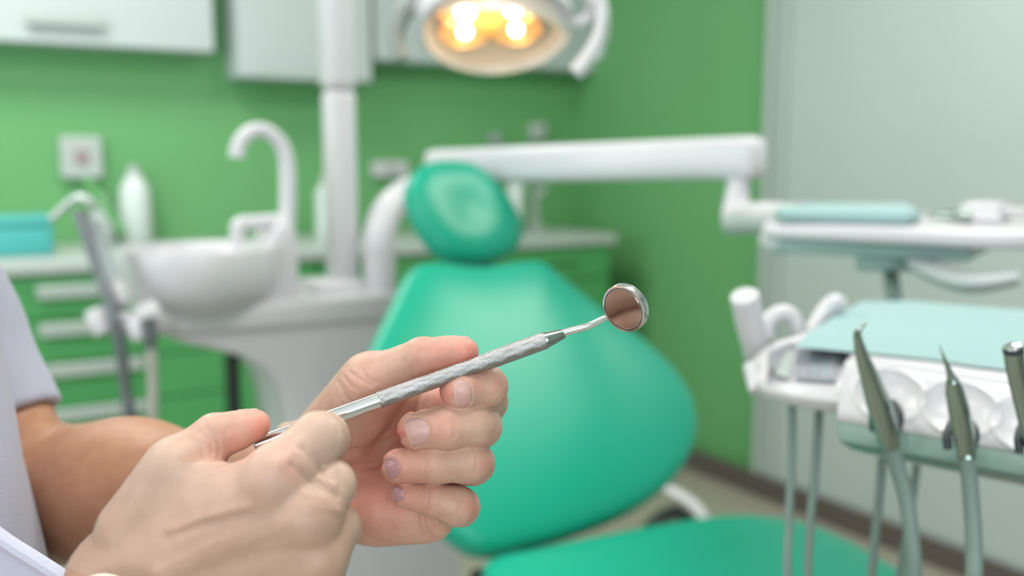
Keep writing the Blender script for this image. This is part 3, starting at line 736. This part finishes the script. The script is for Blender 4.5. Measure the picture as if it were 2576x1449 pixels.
# ------------------------------------------------------------------ surfaces from distance fields
def P3(q): return C(q[0], q[1], q[2])
def RR(q): return q[3] * q[2] / F
def capsule(X, a, b, ra, rb):
    ab = b - a; L2 = float(ab @ ab) + 1e-12
    t = np.clip(((X - a) @ ab) / L2, 0, 1)
    q = X - a - t[..., None] * ab
    return np.sqrt((q * q).sum(-1)) - (ra + (rb - ra) * t)
def smin(a, b, k):
    h = np.clip(.5 + .5 * (b - a) / k, 0, 1)
    return b * (1 - h) + a * h - k * h * (1 - h)
def chain(X, pts, k=.0025):
    d = None
    for p, q in zip(pts[:-1], pts[1:]):
        c = capsule(X, P3(p), P3(q), RR(p), RR(q)); d = c if d is None else smin(d, c, k)
    return d
def nets(fn, lo, hi, h):
    lo = np.array(lo); n = np.ceil((np.array(hi) - lo) / h).astype(int) + 1
    V = np.empty(n, np.float32)
    ys = lo[1] + np.arange(n[1]) * h; zs = lo[2] + np.arange(n[2]) * h
    for i0 in range(0, n[0], 16):
        xs = lo[0] + np.arange(i0, min(i0 + 16, n[0])) * h
        G = np.stack(np.meshgrid(xs, ys, zs, indexing='ij'), -1)
        V[i0:i0 + len(xs)] = fn(G)
    sg = V < 0
    c = np.zeros(n - 1, np.int8)
    for i in (0, 1):
        for j in (0, 1):
            for k in (0, 1):
                c += sg[i:n[0] - 1 + i, j:n[1] - 1 + j, k:n[2] - 1 + k]
    act = np.argwhere((c > 0) & (c < 8)); ida = -np.ones(n - 1, int); ida[tuple(act.T)] = np.arange(len(act))
    acc = np.zeros((len(act), 3)); cnt = np.zeros(len(act))
    cs_ = [(i, j, k) for i in (0, 1) for j in (0, 1) for k in (0, 1)]
    for a in cs_:
        for ax_ in range(3):
            if a[ax_]: continue
            b = list(a); b[ax_] = 1
            va = V[act[:, 0] + a[0], act[:, 1] + a[1], act[:, 2] + a[2]]; vb = V[act[:, 0] + b[0], act[:, 1] + b[1], act[:, 2] + b[2]]
            m_ = (va < 0) != (vb < 0)
            t = np.where(m_, va / (va - vb + 1e-20), 0)
            p = np.array(a, float)[None] + np.zeros((len(act), 3)); p[:, ax_] += t
            acc[m_] += p[m_]; cnt[m_] += 1
    verts = lo + (act + acc / cnt[:, None]) * h
    faces = []
    for ax_ in range(3):
        o1, o2 = [q for q in range(3) if q != ax_]
        sl0 = [slice(None)] * 3; sl1 = [slice(None)] * 3
        sl0[ax_] = slice(0, -1); sl1[ax_] = slice(1, None)
        ch = np.argwhere(sg[tuple(sl0)] != sg[tuple(sl1)])
        ch = ch[(ch[:, o1] > 0) & (ch[:, o2] > 0) & (ch[:, o1] < n[o1] - 1) & (ch[:, o2] < n[o2] - 1)]
        inside = sg[tuple(ch.T)]
        def idx(d1, d2):
            q = ch.copy(); q[:, o1] -= d1; q[:, o2] -= d2; return ida[tuple(q.T)]
        f = np.stack([idx(1, 1), idx(0, 1), idx(0, 0), idx(1, 0)], -1)
        flip = inside if ax_ != 1 else ~inside
        f[~flip] = f[~flip][:, ::-1]
        faces.append(f)
    return verts, np.concatenate(faces)
def relax(verts, fn, it=2, e=2e-4):                # slide the vertices onto the surface
    for _ in range(it):
        d = fn(verts)
        g = np.stack([fn(verts + np.eye(3)[k] * e) - fn(verts - np.eye(3)[k] * e) for k in range(3)], -1) / (2 * e)
        g /= (np.linalg.norm(g, axis=-1, keepdims=True) + 1e-9)
        verts = verts - np.clip(d, -.0006, .0006)[:, None] * g * .9
    return verts
def mesh_obj(name, verts, faces, m, parent, attrs=None):
    me = bpy.data.meshes.new(name)
    me.from_pydata(to_world(verts).tolist(), [], faces.tolist()); me.update()
    for k, val in (attrs or {}).items():
        at = me.attributes.new(k, 'FLOAT', 'POINT'); at.data.foreach_set('value', np.asarray(val, np.float32))
    return link(name, me, m, parent)
def PXY(X):
    z = np.minimum(X[..., 2], -.05)
    return 1288 + X[..., 0] / -z * F, 724.5 - X[..., 1] / -z * F, -z
def groove(X, D, lines):
    px, py, dd = PXY(X); out = D
    for pts, amp, sig in lines:
        m_ = None
        for (x0, y0), (x1, y1) in zip(pts[:-1], pts[1:]):
            dx, dy = x1 - x0, y1 - y0
            t = np.clip(((px - x0) * dx + (py - y0) * dy) / (dx * dx + dy * dy), 0, 1)
            q = (px - x0 - t * dx) ** 2 + (py - y0 - t * dy) ** 2
            m_ = q if m_ is None else np.minimum(m_, q)
        out = out + amp * np.exp(-m_ / (2 * sig * sig))
    return out
def smax(a, b, k): return -smin(-a, -b, k)

# ---- far hand (the person's left hand): px, py, depth, radius in px
FH = dict(
    thumb=[(838, 1085, .503, 78), (935, 968, .488, 72), (1062, 897, .4745, 47), (1120, 889, .4735, 41), (1166, 886, .4725, 38)],
    index=[(1112, 1030, .515, 56), (1222, 1010, .497, 53), (1226, 972, .4695, 49), (1160, 980, .4635, 49), (1157, 980, .4635, 49)],
    middle=[(1130, 1085, .512, 58), (1205, 1072, .4735, 55), (1190, 1068, .467, 55), (1125, 1077, .463, 54), (1050, 1083, .4635, 51)],
    ring=[(1120, 1170, .512, 56), (1190, 1166, .476, 52), (1178, 1162, .469, 52), (1095, 1166, .466, 49), (1002, 1173, .4675, 44)],
    pinky=[(1085, 1260, .508, 54), (1158, 1275, .479, 47), (1148, 1272, .473, 47), (1090, 1257, .4705, 42), (1018, 1243, .472, 35)],
)
FPALM = [((1112, 1030, .517, 54), (800, 1190, .535, 95)), ((1130, 1085, .516, 58), (800, 1200, .535, 90)), ((1120, 1170, .516, 58), (790, 1215, .535, 90)), ((1085, 1258, .512, 60), (800, 1235, .53, 88)),
         ((1085, 1300, .502, 48), (890, 1270, .508, 92)), ((935, 968, .49, 70), (830, 1120, .508, 92)), ((935, 980, .50, 60), (1112, 1030, .52, 45)), ((1060, 1290, .50, 60), (960, 1285, .502, 74))]
FARM = [(800, 1205, .535, 96), (640, 1220, .57, 120), (400, 1240, .62, 165), (60, 1245, .68, 178)]
FGRV = [([(1033, 922), (1040, 945), (1052, 962)], .00035, 3.0), ([(1045, 905), (1058, 935), (1074, 955)], .0003, 3.0), ([(1018, 905), (1022, 940), (1030, 965)], .00022, 3.0),
        ([(880, 935), (905, 955), (935, 968)], .0004, 3.2), ([(868, 950), (885, 972), (900, 978)], .0003, 3), ([(905, 922), (922, 950), (948, 962)], .0003, 3), ([(850, 960), (872, 1000), (890, 1015)], .00025, 4),
        ([(1108, 840), (1118, 862), (1130, 868)], .0002, 3),
        ([(1128, 1040), (1142, 1070), (1142, 1100)], .00028, 2.6), ([(1140, 1048), (1151, 1072), (1148, 1096)], .0002, 2.2), ([(1065, 1130), (1071, 1160), (1066, 1195)], .00025, 2.6),
        ([(1192, 1120), (1198, 1150), (1197, 1190)], .0002, 2.2), ([(1080, 1225), (1078, 1250), (1070, 1285)], .00025, 2.6), ([(1165, 1232), (1163, 1265), (1152, 1290)], .0002, 2.2), ([(1145, 1232), (1142, 1252)], .00016, 2.0),
        ([(1100, 1310), (1130, 1330), (1150, 1335)], .0004, 3), ([(1062, 1300), (1068, 1330), (1090, 1358)], .0011, 5),
        ([(1062, 985), (1052, 1015), (1045, 1035)], .0009, 4.5), ([(870, 1138), (940, 1128), (1010, 1098)], .0011, 6), ([(872, 1175), (930, 1172), (985, 1160)], .0007, 6),
        ([(1200, 925), (1222, 940), (1230, 960)], .00015, 3)]
FNAIL = [  # centre px,py, half length (along finger), half width, angle of the finger axis towards the tip (deg, image), name
    (1160, 990, 27, 35, 174), (1047, 1086, 35, 34, 163), (983, 1177, 25, 28, 164), (999, 1243, 19, 20, 164)]
def nail_q(px, py, nl_):
    cx_, cy_, a, b, an = nl_; an = math.radians(an)
    ux, uy = math.cos(an), math.sin(an)
    s_ = ((px - cx_) * ux + (py - cy_) * uy) / a; t_ = (-(px - cx_) * uy + (py - cy_) * ux) / b
    # square at the free edge (s>0), round at the cuticle (s<0)
    return np.where(s_ > 0, np.maximum((np.abs(s_) / .62) ** 5 + np.abs(t_) ** 5, 0) ** (1 / 5), np.sqrt(s_ * s_ + t_ * t_))
def f_far(X, detail=True, arm=True):
    pal = None
    for a, b in FPALM:
        c = capsule(X, P3(a), P3(b), RR(a), RR(b)); pal = c if pal is None else smin(pal, c, .012)
    # hollow of the palm
    pal = smax(pal, -(capsule(X, C(960, 1130, .462), C(1040, 1200, .455), .0205, .020)), .012)
    if arm:
        ar = chain(X, FARM, .02); pal = smin(pal, ar, .02)
    D = None
    for k_ in FH:
        c = smin(pal, chain(X, FH[k_], .003), .009 if k_ == 'thumb' else .005)
        D = c if D is None else smin(D, c, .0007)
    if detail:
        D = groove(X, D, [(a_, b_ * 1.5, c_) for a_, b_, c_ in FGRV])
        px, py, dd = PXY(X)
        for nl_ in FNAIL:
            m_ = (np.abs(px - nl_[0]) < 60) & (np.abs(py - nl_[1]) < 60) & (dd < .466)
            if m_.any():
                q = nail_q(px[m_], py[m_], nl_)
                an_ = math.radians(nl_[4]); s_ = ((px[m_] - nl_[0]) * math.cos(an_) + (py[m_] - nl_[1]) * math.sin(an_)) / nl_[2]
                w_ = np.clip((.45 - s_) / .5, 0, 1)
                D[m_] += np.where(q < 1.02, .00022, 0) + w_ * (.00024 * np.exp(-((q - 1.08) / .06) ** 2) - .00016 * np.exp(-((q - 1.26) / .10) ** 2))
        D = D + .00010 * np.sin(X[..., 0] * 900 + 2 * np.sin(X[..., 1] * 700)) * np.sin(X[..., 1] * 800 + X[..., 2] * 600) * .6
    return D
# ---- near hand (the person's right hand)
NH = dict(
    thumb=[(345, 1335, .427, 98), (448, 1180, .424, 80), (542, 1098, .431, 56), (598, 1084, .4335, 48), (641, 1069, .4345, 39)],
    index=[(690, 1200, .402, 76), (800, 1104, .415, 64), (812, 1101, .423, 62), (770, 1108, .446, 50), (728, 1102, .4545, 40)],
    middle=[(775, 1300, .402, 74), (828, 1222, .413, 62), (830, 1218, .424, 60), (790, 1215, .444, 48), (745, 1205, .455, 42)],
    ring=[(800, 1405, .406, 70), (842, 1330, .418, 60), (842, 1328, .43, 58), (800, 1325, .448, 46), (760, 1315, .458, 42)],
    pinky=[(770, 1500, .414, 66), (810, 1440, .428, 54), (812, 1436, .438, 52), (780, 1430, .452, 42), (750, 1425, .46, 38)],
)
NPALM = [((690, 1203, .404, 76), (330, 1480, .432, 125)), ((775, 1303, .404, 74), (330, 1510, .432, 130)), ((795, 1408, .41, 72), (320, 1540, .435, 130)), ((765, 1505, .418, 70), (310, 1580, .44, 130)),
         ((448, 1184, .425, 76), (330, 1420, .432, 112)), ((440, 1225, .426, 66), (660, 1245, .412, 56)), ((520, 1215, .445, 34), (680, 1210, .430, 46))]
NARM = [(318, 1560, .436, 150), (120, 1900, .43, 185), (-140, 2350, .41, 230)]
NGRV = [([(762, 1128), (800, 1160), (812, 1178)], .0005, 6), ([(740, 1140), (772, 1172), (800, 1200), (838, 1222)], -.0008, 6), ([(735, 1170), (780, 1205), (845, 1250)], .0007, 6), ([(770, 1240), (820, 1270), (850, 1285)], -.0008, 7),
        ([(420, 1352), (500, 1322), (620, 1292)], .0007, 9), ([(430, 1335), (510, 1305), (630, 1275)], -.0006, 10), ([(400, 1449), (560, 1370), (700, 1320)], -.0010, 16), ([(500, 1449), (640, 1400), (740, 1380)], .0006, 14),
        ([(520, 1080), (545, 1098), (552, 1130), (548, 1150)], .00035, 4), ([(500, 1085), (530, 1110), (535, 1140)], .0003, 4), ([(470, 1100), (505, 1120), (515, 1150)], .00025, 4),
        ([(610, 1030), (602, 1040), (600, 1050)], .0002, 3), ([(575, 1168), (610, 1140), (640, 1122)], .0005, 7),
        ([(830, 1050), (848, 1072), (852, 1100)], .0002, 3), ([(700, 1165), (730, 1150), (750, 1160)], -.0006, 16), ([(780, 1275), (812, 1262)], -.0007, 16), ([(850, 1190), (862, 1225)], .00025, 5)]
def f_near(X, detail=True, arm=True, glove=False):
    pal = None
    for a, b in NPALM:
        c = capsule(X, P3(a), P3(b), RR(a), RR(b)); pal = c if pal is None else smin(pal, c, .012)
    if arm: pal = smin(pal, chain(X, NARM, .02), .02)
    D = None
    for k_ in NH:
        if glove and k_ == 'thumb': c = smin(pal, chain(X, NH[k_][:2] , .003), .004)
        else: c = smin(pal, chain(X, NH[k_], .003), .004 if k_ == 'thumb' else .006)
        D = c if D is None else smin(D, c, .0009)
    if detail: D = groove(X, D, [(a_, b_ * 1.35, c_) for a_, b_, c_ in NGRV])
    return D
def bbox(prims, arm_to=None):
    pts = []
    for q in prims: p = P3(q); r_ = RR(q) + .004; pts += [p - r_, p + r_]
    return np.min(pts, 0), np.max(pts, 0)
fp = [q for k_ in FH for q in FH[k_]] + [q for a, b in FPALM for q in (a, b)]
lo, hi = bbox(fp); lo[0] = C(760, 1200, .52)[0]
HF = .0008
vf, ff = nets(lambda X: f_far(X, False), lo, hi, HF); vf = relax(vf, f_far, 2)
np_ = [q for k_ in NH for q in NH[k_]] + [q for a, b in NPALM for q in (a, b)]
lo2, hi2 = bbox(np_); lo2[0] = C(190, 1500, .43)[0]; lo2[1] = C(400, 1620, .43)[1]
vn, fn_ = nets(lambda X: f_near(X, False), lo2, hi2, HF); vn = relax(vn, f_near, 2)
# the rest of the body: arms, trunk, neck and head, coarser
TC = np.array([-.425, -.08, -.53])           # chest centre in camera space
ELB_L = C(35, 1240, .68); SHO_L = np.array([-.50, .11, -.71])
ELB_R = C(-260, 2500, .405); SHO_R = np.array([-.46, .10, -.36])
HEADC = np.array([-.44, .36, -.56])
def ell(X, c, r):
    q = (X - c) / np.array(r); n_ = np.sqrt((q * q).sum(-1)); return (n_ - 1) * min(r)
def f_body(X):
    d = ell(X, TC + [0, .02, 0], (.10, .24, .12))
    d = smin(d, ell(X, TC + [-.01, -.26, 0], (.11, .14, .12)), .05)
    d = smin(d, capsule(X, SHO_L, SHO_R, .055, .055), .05)
    d = smin(d, capsule(X, TC + [0, .18, 0], HEADC + [-.02, -.06, 0], .06, .052), .04)
    hdd = ell(X, HEADC, (.095, .12, .078))
    hdd = smin(hdd, ell(X, HEADC + [.045, -.06, 0], (.05, .06, .052)), .03)
    hdd = smin(hdd, capsule(X, HEADC + [.09, .005, 0], HEADC + [.108, -.022, 0], .008, .012), .012)      # nose
    for s_ in (-1, 1):
        hdd = smin(hdd, ell(X, HEADC + [-.005, -.012, s_ * .078], (.018, .032, .009)), .006)                # ears
        hdd = smax(hdd, -(np.sqrt(((X - (HEADC + np.array([.098, .012, s_ * .03]))) ** 2).sum(-1)) - .015), .012)
        hdd = smin(hdd, np.sqrt(((X - (HEADC + np.array([.078, .010, s_ * .031]))) ** 2).sum(-1)) - .0125, .002)
    hdd = smin(hdd, capsule(X, HEADC + [.090, -.062, -.018], HEADC + [.090, -.062, .018], .006, .006), .006)   # mouth
    d = smin(d, hdd, .02)
    d = smin(d, chain_w(X, [(SHO_L, .056), (SHO_L * .5 + ELB_L * .5, .050), (ELB_L, .047)], .02), .03)
    d = smin(d, chain_w(X, [(SHO_R, .056), (SHO_R * .5 + ELB_R * .5, .050), (ELB_R, .043)], .02), .03)
    far = chain_w(X, [(ELB_L, .047), (C(330, 1245, .64), .0455), (C(640, 1220, .57), .0262), (C(800, 1205, .535), .0190)], .02)
    near = chain_w(X, [(ELB_R, .043), (C(-80, 2250, .42), .040), (C(120, 1900, .43), .0305), (C(300, 1590, .436), .0235)], .02)
    return groove(X, smin(smin(d, far, .022), near, .022), [([(155, 1056), (115, 1096), (60, 1150)], .004, 15)])
def chain_w(X, pts, k):
    d = None
    for (p, a), (q, b) in zip(pts[:-1], pts[1:]):
        c = capsule(X, np.array(p), np.array(q), a, b); d = c if d is None else smin(d, c, k)
    return d
vb, fb = nets(f_body, (-.62, -.46, -.84), (.0, .52, -.28), .0045)
def redness(V, pts):
    px, py, dd = PXY(V); r_ = np.zeros(len(V))
    for x, y, s_, a in pts: r_ = np.maximum(r_, a * np.exp(-((px - x) ** 2 + (py - y) ** 2) / (2 * s_ * s_)))
    return r_
redF = redness(vf, [(1180, 890, 42, 1.0), (1110, 905, 50, .7), (1120, 985, 26, .9), (1010, 1090, 24, .9), (962, 1178, 22, .8), (985, 1245, 20, .7), (1250, 965, 25, .35), (1195, 1270, 25, .6), (1225, 1165, 25, .45), (1110, 1080, 35, .5),
                    (940, 1230, 110, .75), (960, 1030, 70, .45), (1075, 1340, 50, .3), (1200, 960, 20, .4)])
redN = redness(vn, [(655, 1075, 30, .8), (600, 1105, 38, .4), (545, 1130, 40, .2), (720, 1175, 38, .55), (808, 1285, 38, .3), (640, 1230, 90, .25), (560, 1380, 120, .25), (800, 1400, 50, .35)])
pxb, pyb, ddb = PXY(vb)
tan_b = np.clip(1 - (pxb - 420) / 500, 0, 1)
nv1, nv2 = len(vf), len(vf) + len(vn)
AV = np.concatenate([vf, vn, vb]); AF = np.concatenate([ff, fn_ + nv1, fb + nv2])
red = np.concatenate([redF, redN, np.full(len(vb), .15)]); tan = np.concatenate([np.zeros(len(vf)), np.zeros(len(vn)), tan_b])
pxn = PXY(vn)[0]; pyn = PXY(vn)[1]
tan[nv1:nv2] = np.clip((pyn - 1150) / 330, 0, .55)
sk = mat('skin', (.62, .37, .27), .47, sss=.22, spec=.4)
nt = sk.node_tree; b = nt.nodes['Principled BSDF']
at = nt.nodes.new('ShaderNodeAttribute'); at.attribute_name = 'redness'
at2 = nt.nodes.new('ShaderNodeAttribute'); at2.attribute_name = 'tan'
tc = nt.nodes.new('ShaderNodeTexCoord')
nz = nt.nodes.new('ShaderNodeTexNoise'); nz.inputs['Scale'].default_value = 95; nz.inputs['Detail'].default_value = 5
nt.links.new(tc.outputs['Object'], nz.inputs['Vector'])
m1 = nt.nodes.new('ShaderNodeMix'); m1.data_type = 'RGBA'; m1.inputs[6].default_value = (.585, .375, .28, 1); m1.inputs[7].default_value = (.72, .29, .22, 1)
nt.links.new(at.outputs['Fac'], m1.inputs[0])
m2 = nt.nodes.new('ShaderNodeMix'); m2.data_type = 'RGBA'; m2.inputs[7].default_value = (.47, .235, .135, 1)
nt.links.new(at2.outputs['Fac'], m2.inputs[0]); nt.links.new(m1.outputs[2], m2.inputs[6])
m3 = nt.nodes.new('ShaderNodeMix'); m3.data_type = 'RGBA'; m3.blend_type = 'MULTIPLY'; m3.inputs[0].default_value = .35
rp = nt.nodes.new('ShaderNodeValToRGB'); rp.color_ramp.elements[0].color = (.72, .58, .55, 1); rp.color_ramp.elements[1].color = (1, 1, 1, 1); rp.color_ramp.elements[0].position = .35; rp.color_ramp.elements[1].position = .62
nt.links.new(nz.outputs['Fac'], rp.inputs[0]); nt.links.new(m2.outputs[2], m3.inputs[6]); nt.links.new(rp.outputs[0], m3.inputs[7]); nt.links.new(m3.outputs[2], b.inputs['Base Color'])
vo = nt.nodes.new('ShaderNodeTexVoronoi'); vo.inputs['Scale'].default_value = 1100
n2 = nt.nodes.new('ShaderNodeTexNoise'); n2.inputs['Scale'].default_value = 420; n2.inputs['Detail'].default_value = 4
nt.links.new(tc.outputs['Object'], vo.inputs['Vector']); nt.links.new(tc.outputs['Object'], n2.inputs['Vector'])
ad = nt.nodes.new('ShaderNodeMath'); ad.operation = 'MULTIPLY_ADD'; ad.inputs[1].default_value = .35
nt.links.new(vo.outputs['Distance'], ad.inputs[0]); nt.links.new(n2.outputs['Fac'], ad.inputs[2])
bp = nt.nodes.new('ShaderNodeBump'); bp.inputs['Strength'].default_value = .32; bp.inputs['Distance'].default_value = .0004
nt.links.new(ad.outputs[0], bp.inputs['Height']); nt.links.new(bp.outputs[0], b.inputs['Normal'])
body = mesh_obj('person', AV, AF, sk, None, dict(redness=red, tan=tan))
tag(body, 'person in a lilac white short-sleeved coat holding a mouth mirror with both hands', 'person')

# ---- nails
nm = mat('fingernail', (.60, .345, .30), .36, coat=.08, sss=.15)
nm2 = mat('pale_mauve_fingernail', (.47, .24, .245), .36, coat=.08, sss=.1)
for nn_ in (nm, nm2):
    nt = nn_.node_tree; b = nt.nodes['Principled BSDF']
    at = nt.nodes.new('ShaderNodeAttribute'); at.attribute_name = 'edge'
    mx = nt.nodes.new('ShaderNodeMix'); mx.data_type = 'RGBA'; mx.inputs[6].default_value = b.inputs['Base Color'].default_value[:]; mx.inputs[7].default_value = (.72, .60, .54, 1)
    nt.links.new(at.outputs['Fac'], mx.inputs[0]); nt.links.new(mx.outputs[2], b.inputs['Base Color'])
def march(P, D_, fn, n=60):
    P = P.copy()
    for _ in range(n): P = P + D_ * (fn(P) * .8)[:, None]
    return P
def nail(grid_start, dirs, fn, edge, m, label=None, lift=.00022):
    sh_ = grid_start.shape[:2]; P = march(grid_start.reshape(-1, 3), dirs.reshape(-1, 3), fn)
    e = 2e-4; g = np.stack([fn(P + np.eye(3)[k] * e) - fn(P - np.eye(3)[k] * e) for k in range(3)], -1); g /= np.linalg.norm(g, axis=-1, keepdims=True)
    top = P + g * (lift * np.clip((1.0 - edge.reshape(-1, 1) ** 6) + .25, 0, 1)); bot = P - g * .0004
    n0, n1 = sh_; V = np.concatenate([top, bot]); Fc = []
    for i in range(n0 - 1):
        for j in range(n1):
            a = i * n1 + j; b_ = i * n1 + (j + 1) % n1; c = (i + 1) * n1 + (j + 1) % n1; d_ = (i + 1) * n1 + j
            Fc.append((a, b_, c, d_)); Fc.append(tuple(q + n0 * n1 for q in (d_, c, b_, a)))
    i = n0 - 1
    for j in range(n1):
        a = i * n1 + j; b_ = i * n1 + (j + 1) % n1; Fc.append((a, b_, b_ + n0 * n1, a + n0 * n1))
    me = bpy.data.meshes.new('fingernail'); me.from_pydata(to_world(V).tolist(), [], Fc); me.update()
    at_ = me.attributes.new('edge', 'FLOAT', 'POINT'); return me, at_, V
def front_nail(nl_, fn, m):
    cx_, cy_, a, b_, an = nl_; an = math.radians(an); ux, uy = math.cos(an), math.sin(an)
    nr, ns_ = 14, 48; G = np.zeros((nr, ns_, 3)); E = np.zeros((nr, ns_)); Fr = np.zeros((nr, ns_))
    for i in range(nr):
        for j in range(ns_):
            th = 2 * math.pi * j / ns_; c_, s_ = math.cos(th), math.sin(th)
            k_ = 1 / ((abs(c_) / .62) ** 5 + abs(s_) ** 5) ** (1 / 5) if c_ > 0 else 1.0
            r_ = max(i / (nr - 1), .01) * k_ * .99
            x = cx_ + (c_ * a * ux - s_ * b_ * uy) * r_; y = cy_ + (c_ * a * uy + s_ * b_ * ux) * r_
            G[i, j] = C(x, y, .445); E[i, j] = i / (nr - 1); Fr[i, j] = 1 if (c_ * r_ > .53) else 0
    Dr = G / np.linalg.norm(G, axis=-1, keepdims=True)
    me, at_, V = nail(G, Dr, fn, E, m)
    at_.data.foreach_set('value', np.concatenate([Fr.ravel(), Fr.ravel()]).astype(np.float32))
    return link('fingernail', me, m, body)
for i, nl_ in enumerate(FNAIL): front_nail(nl_, f_far, nm if i < 2 else nm2)
def top_nail(p0, p1, w, fn, m, up_):
    """nail on a thumb seen edge-on: axis p0 (cuticle) -> p1 (free edge), projected down on the thumb"""
    A_, B_ = C(*p0), C(*p1); ax_ = B_ - A_; Ln = np.linalg.norm(ax_); ax_ /= Ln; up_ = np.array(up_, float); up_ -= ax_ * (up_ @ ax_); up_ /= np.linalg.norm(up_)
    sd_ = np.cross(ax_, up_); nr, ns_ = 12, 44; G = np.zeros((nr, ns_, 3)); E = np.zeros((nr, ns_)); Fr = np.zeros((nr, ns_)); mid_ = (A_ + B_) / 2
    for i in range(nr):
        for j in range(ns_):
            th = 2 * math.pi * j / ns_; c_, s_ = math.cos(th), math.sin(th); k_ = 1 / (abs(c_) ** 3 + abs(s_) ** 3) ** (1 / 3) if c_ > 0 else 1.0
            r_ = max(i / (nr - 1), .01) * k_; G[i, j] = mid_ + ax_ * (c_ * Ln / 2 * r_) + sd_ * (s_ * w * r_) + up_ * .02; E[i, j] = i / (nr - 1); Fr[i, j] = 1 if c_ * r_ > .9 else 0
    Dr = np.zeros_like(G) - up_
    me, at_, V = nail(G, Dr, fn, E, m, lift=.0005)
    at_.data.foreach_set('value', np.concatenate([Fr.ravel(), Fr.ravel()]).astype(np.float32))
    return link('fingernail', me, m, body)
top_nail((1128, 889, .4735), (1184, 886, .4725), .0043, f_far, nm, (0, .85, -.45))
top_nail((604, 1082, .4335), (658, 1068, .4345), .0043, f_near, nm, (-.2, .85, -.42))
# ---- glove on the near hand
def f_glove(X):
    return f_near(X, True, True, True) - .0006 - .00015 * np.sin(X[..., 0] * 260 + 5 * np.sin(X[..., 1] * 90)) * np.exp(-((PXY(X)[0] - 800) / 130) ** 2)
lo3 = lo2 - .002; hi3 = hi2 + .002
vg, fg = nets(lambda X: f_near(X, False, True, True) - .00045, lo3, hi3, .0010); vg = relax(vg, f_glove, 2)
gx, gy, gd = PXY(vg)
# keep: not past the cuff, not on the thumb, not inside the hand
axT = C(448, 1180, .424); th_ = C(560, 1095, .431)
s_t = ((vg - axT) @ (th_ - axT)) / np.linalg.norm(th_ - axT)
nearT = capsule(vg, P3(NH['thumb'][0]), P3(NH['thumb'][1]), RR(NH['thumb'][0]), RR(NH['thumb'][1]))
keep = ~((gx < 640) & (gy < 1160) & (gx - 380 > -(gy - 1240) * .9) & (gy < 1240 - (gx - 400) * .38))
keep &= ((gx - 215) * .35 + (1437 - gy) > -14 - 0 * gx) | (gx > 330)
kf = keep[fg].all(-1); fg = fg[kf]
used = np.unique(fg); remap = -np.ones(len(vg), int); remap[used] = np.arange(len(used)); vg = vg[used]; fg = remap[fg]
gm = mat('latex_glove', (.74, .68, .57), .42, coat=.12, alpha=.2, noise=.05, nscale=30)
g_ = mesh_obj('glove', vg, fg, gm, body)
cf = MB().tube([W(205, 1472, .413), W(235, 1455, .400), W(270, 1453, .394), W(310, 1466, .389), W(350, 1492, .385)], [.0012, .0015, .0016, .0015, .0012], 10)
cf.build('glove_cuff', mat('latex_cuff', (.78, .68, .56), .45, noise=.03), g_)

# ---- coat: trunk, sleeves
def f_coat(X):
    cx_ = -.420 + np.clip(-.03 - X[..., 1], -.12, .3) * .19
    q = np.sqrt(((X[..., 0] - cx_) / .13) ** 2 + ((X[..., 2] + .53) / .14) ** 2)
    d = smax((q - 1) * .125, np.abs(X[..., 1] + .16) - .28, .05)
    d = smin(d, capsule(X, SHO_L, SHO_R, .068, .068), .04)
    sl = chain_w(X, [(SHO_L, .068), (SHO_L * .45 + ELB_L * .55, .060), (SHO_L * .10 + ELB_L * .90, .0555)], .02)
    sr = chain_w(X, [(SHO_R, .070), (SHO_R * .35 + ELB_R * .65, .064)], .02)
    ax_ = (ELB_L - SHO_L) / np.linalg.norm(ELB_L - SHO_L)
    sl = smax(sl, (X - (SHO_L * .14 + ELB_L * .86)) @ ax_, .003)
    ar_ = (ELB_R - SHO_R) / np.linalg.norm(ELB_R - SHO_R)
    sr = smax(sr, (X - (SHO_R * .40 + ELB_R * .60)) @ ar_, .003)
    d = smin(d, sl, .012); d = smin(d, sr, .02)
    d = d + .0022 * np.sin(X[..., 1] * 46 + 6 * X[..., 2] + 3 * np.sin(X[..., 0] * 22)) * np.sin(X[..., 2] * 30 + X[..., 1] * 14)
    inner_l = chain_w(X, [(SHO_L * .24 + ELB_L * .76, .046), (ELB_L * 1.1 - SHO_L * .1, .0505)], .02)
    inner_r = chain_w(X, [(SHO_R * .6 + ELB_R * .4, .056), (ELB_R * 1.1 - SHO_R * .1, .056)], .02)
    d = smax(d, -inner_l, .002); d = smax(d, -inner_r, .002)
    d = smax(d, -capsule(X, TC + [0, .24, 0], HEADC, .062, .075), .004)
    return d
vc, fc = nets(f_coat, (-.66, -.46, -.90), (-.10, .32, -.24), .0035)
co_ = mesh_obj('coat', vc, fc, 'coat', body)
# lapel edge and lower flap
MB().tube([W(-60, 1310, .44), W(20, 1368, .44), W(90, 1412, .44), W(165, 1462, .44), W(260, 1540, .44)], [.004, .004, .004, .004, .004], 10).build('hem', 'coat2', co_)
fl = [W(-90, 1300, .442), W(20, 1366, .442), W(160, 1458, .442), W(240, 1540, .442), W(240, 1700, .442), W(-120, 1700, .442)]
MB().prism(fl, Vector(MN @ np.array([0, 0, -.006]))).build('front_flap', 'coat2', co_, bevel=.002)
# hair
def f_hair(X):
    d = ell(X, HEADC + [-.012, .012, 0], (.102, .124, .088))
    return smax(d, -(ell(X, HEADC + [.09, -.06, 0], (.10, .115, .10))), .01)
vh, fh = nets(f_hair, HEADC - .15, HEADC + .15, .004)
mesh_obj('hair', vh, fh, 'hair', body)
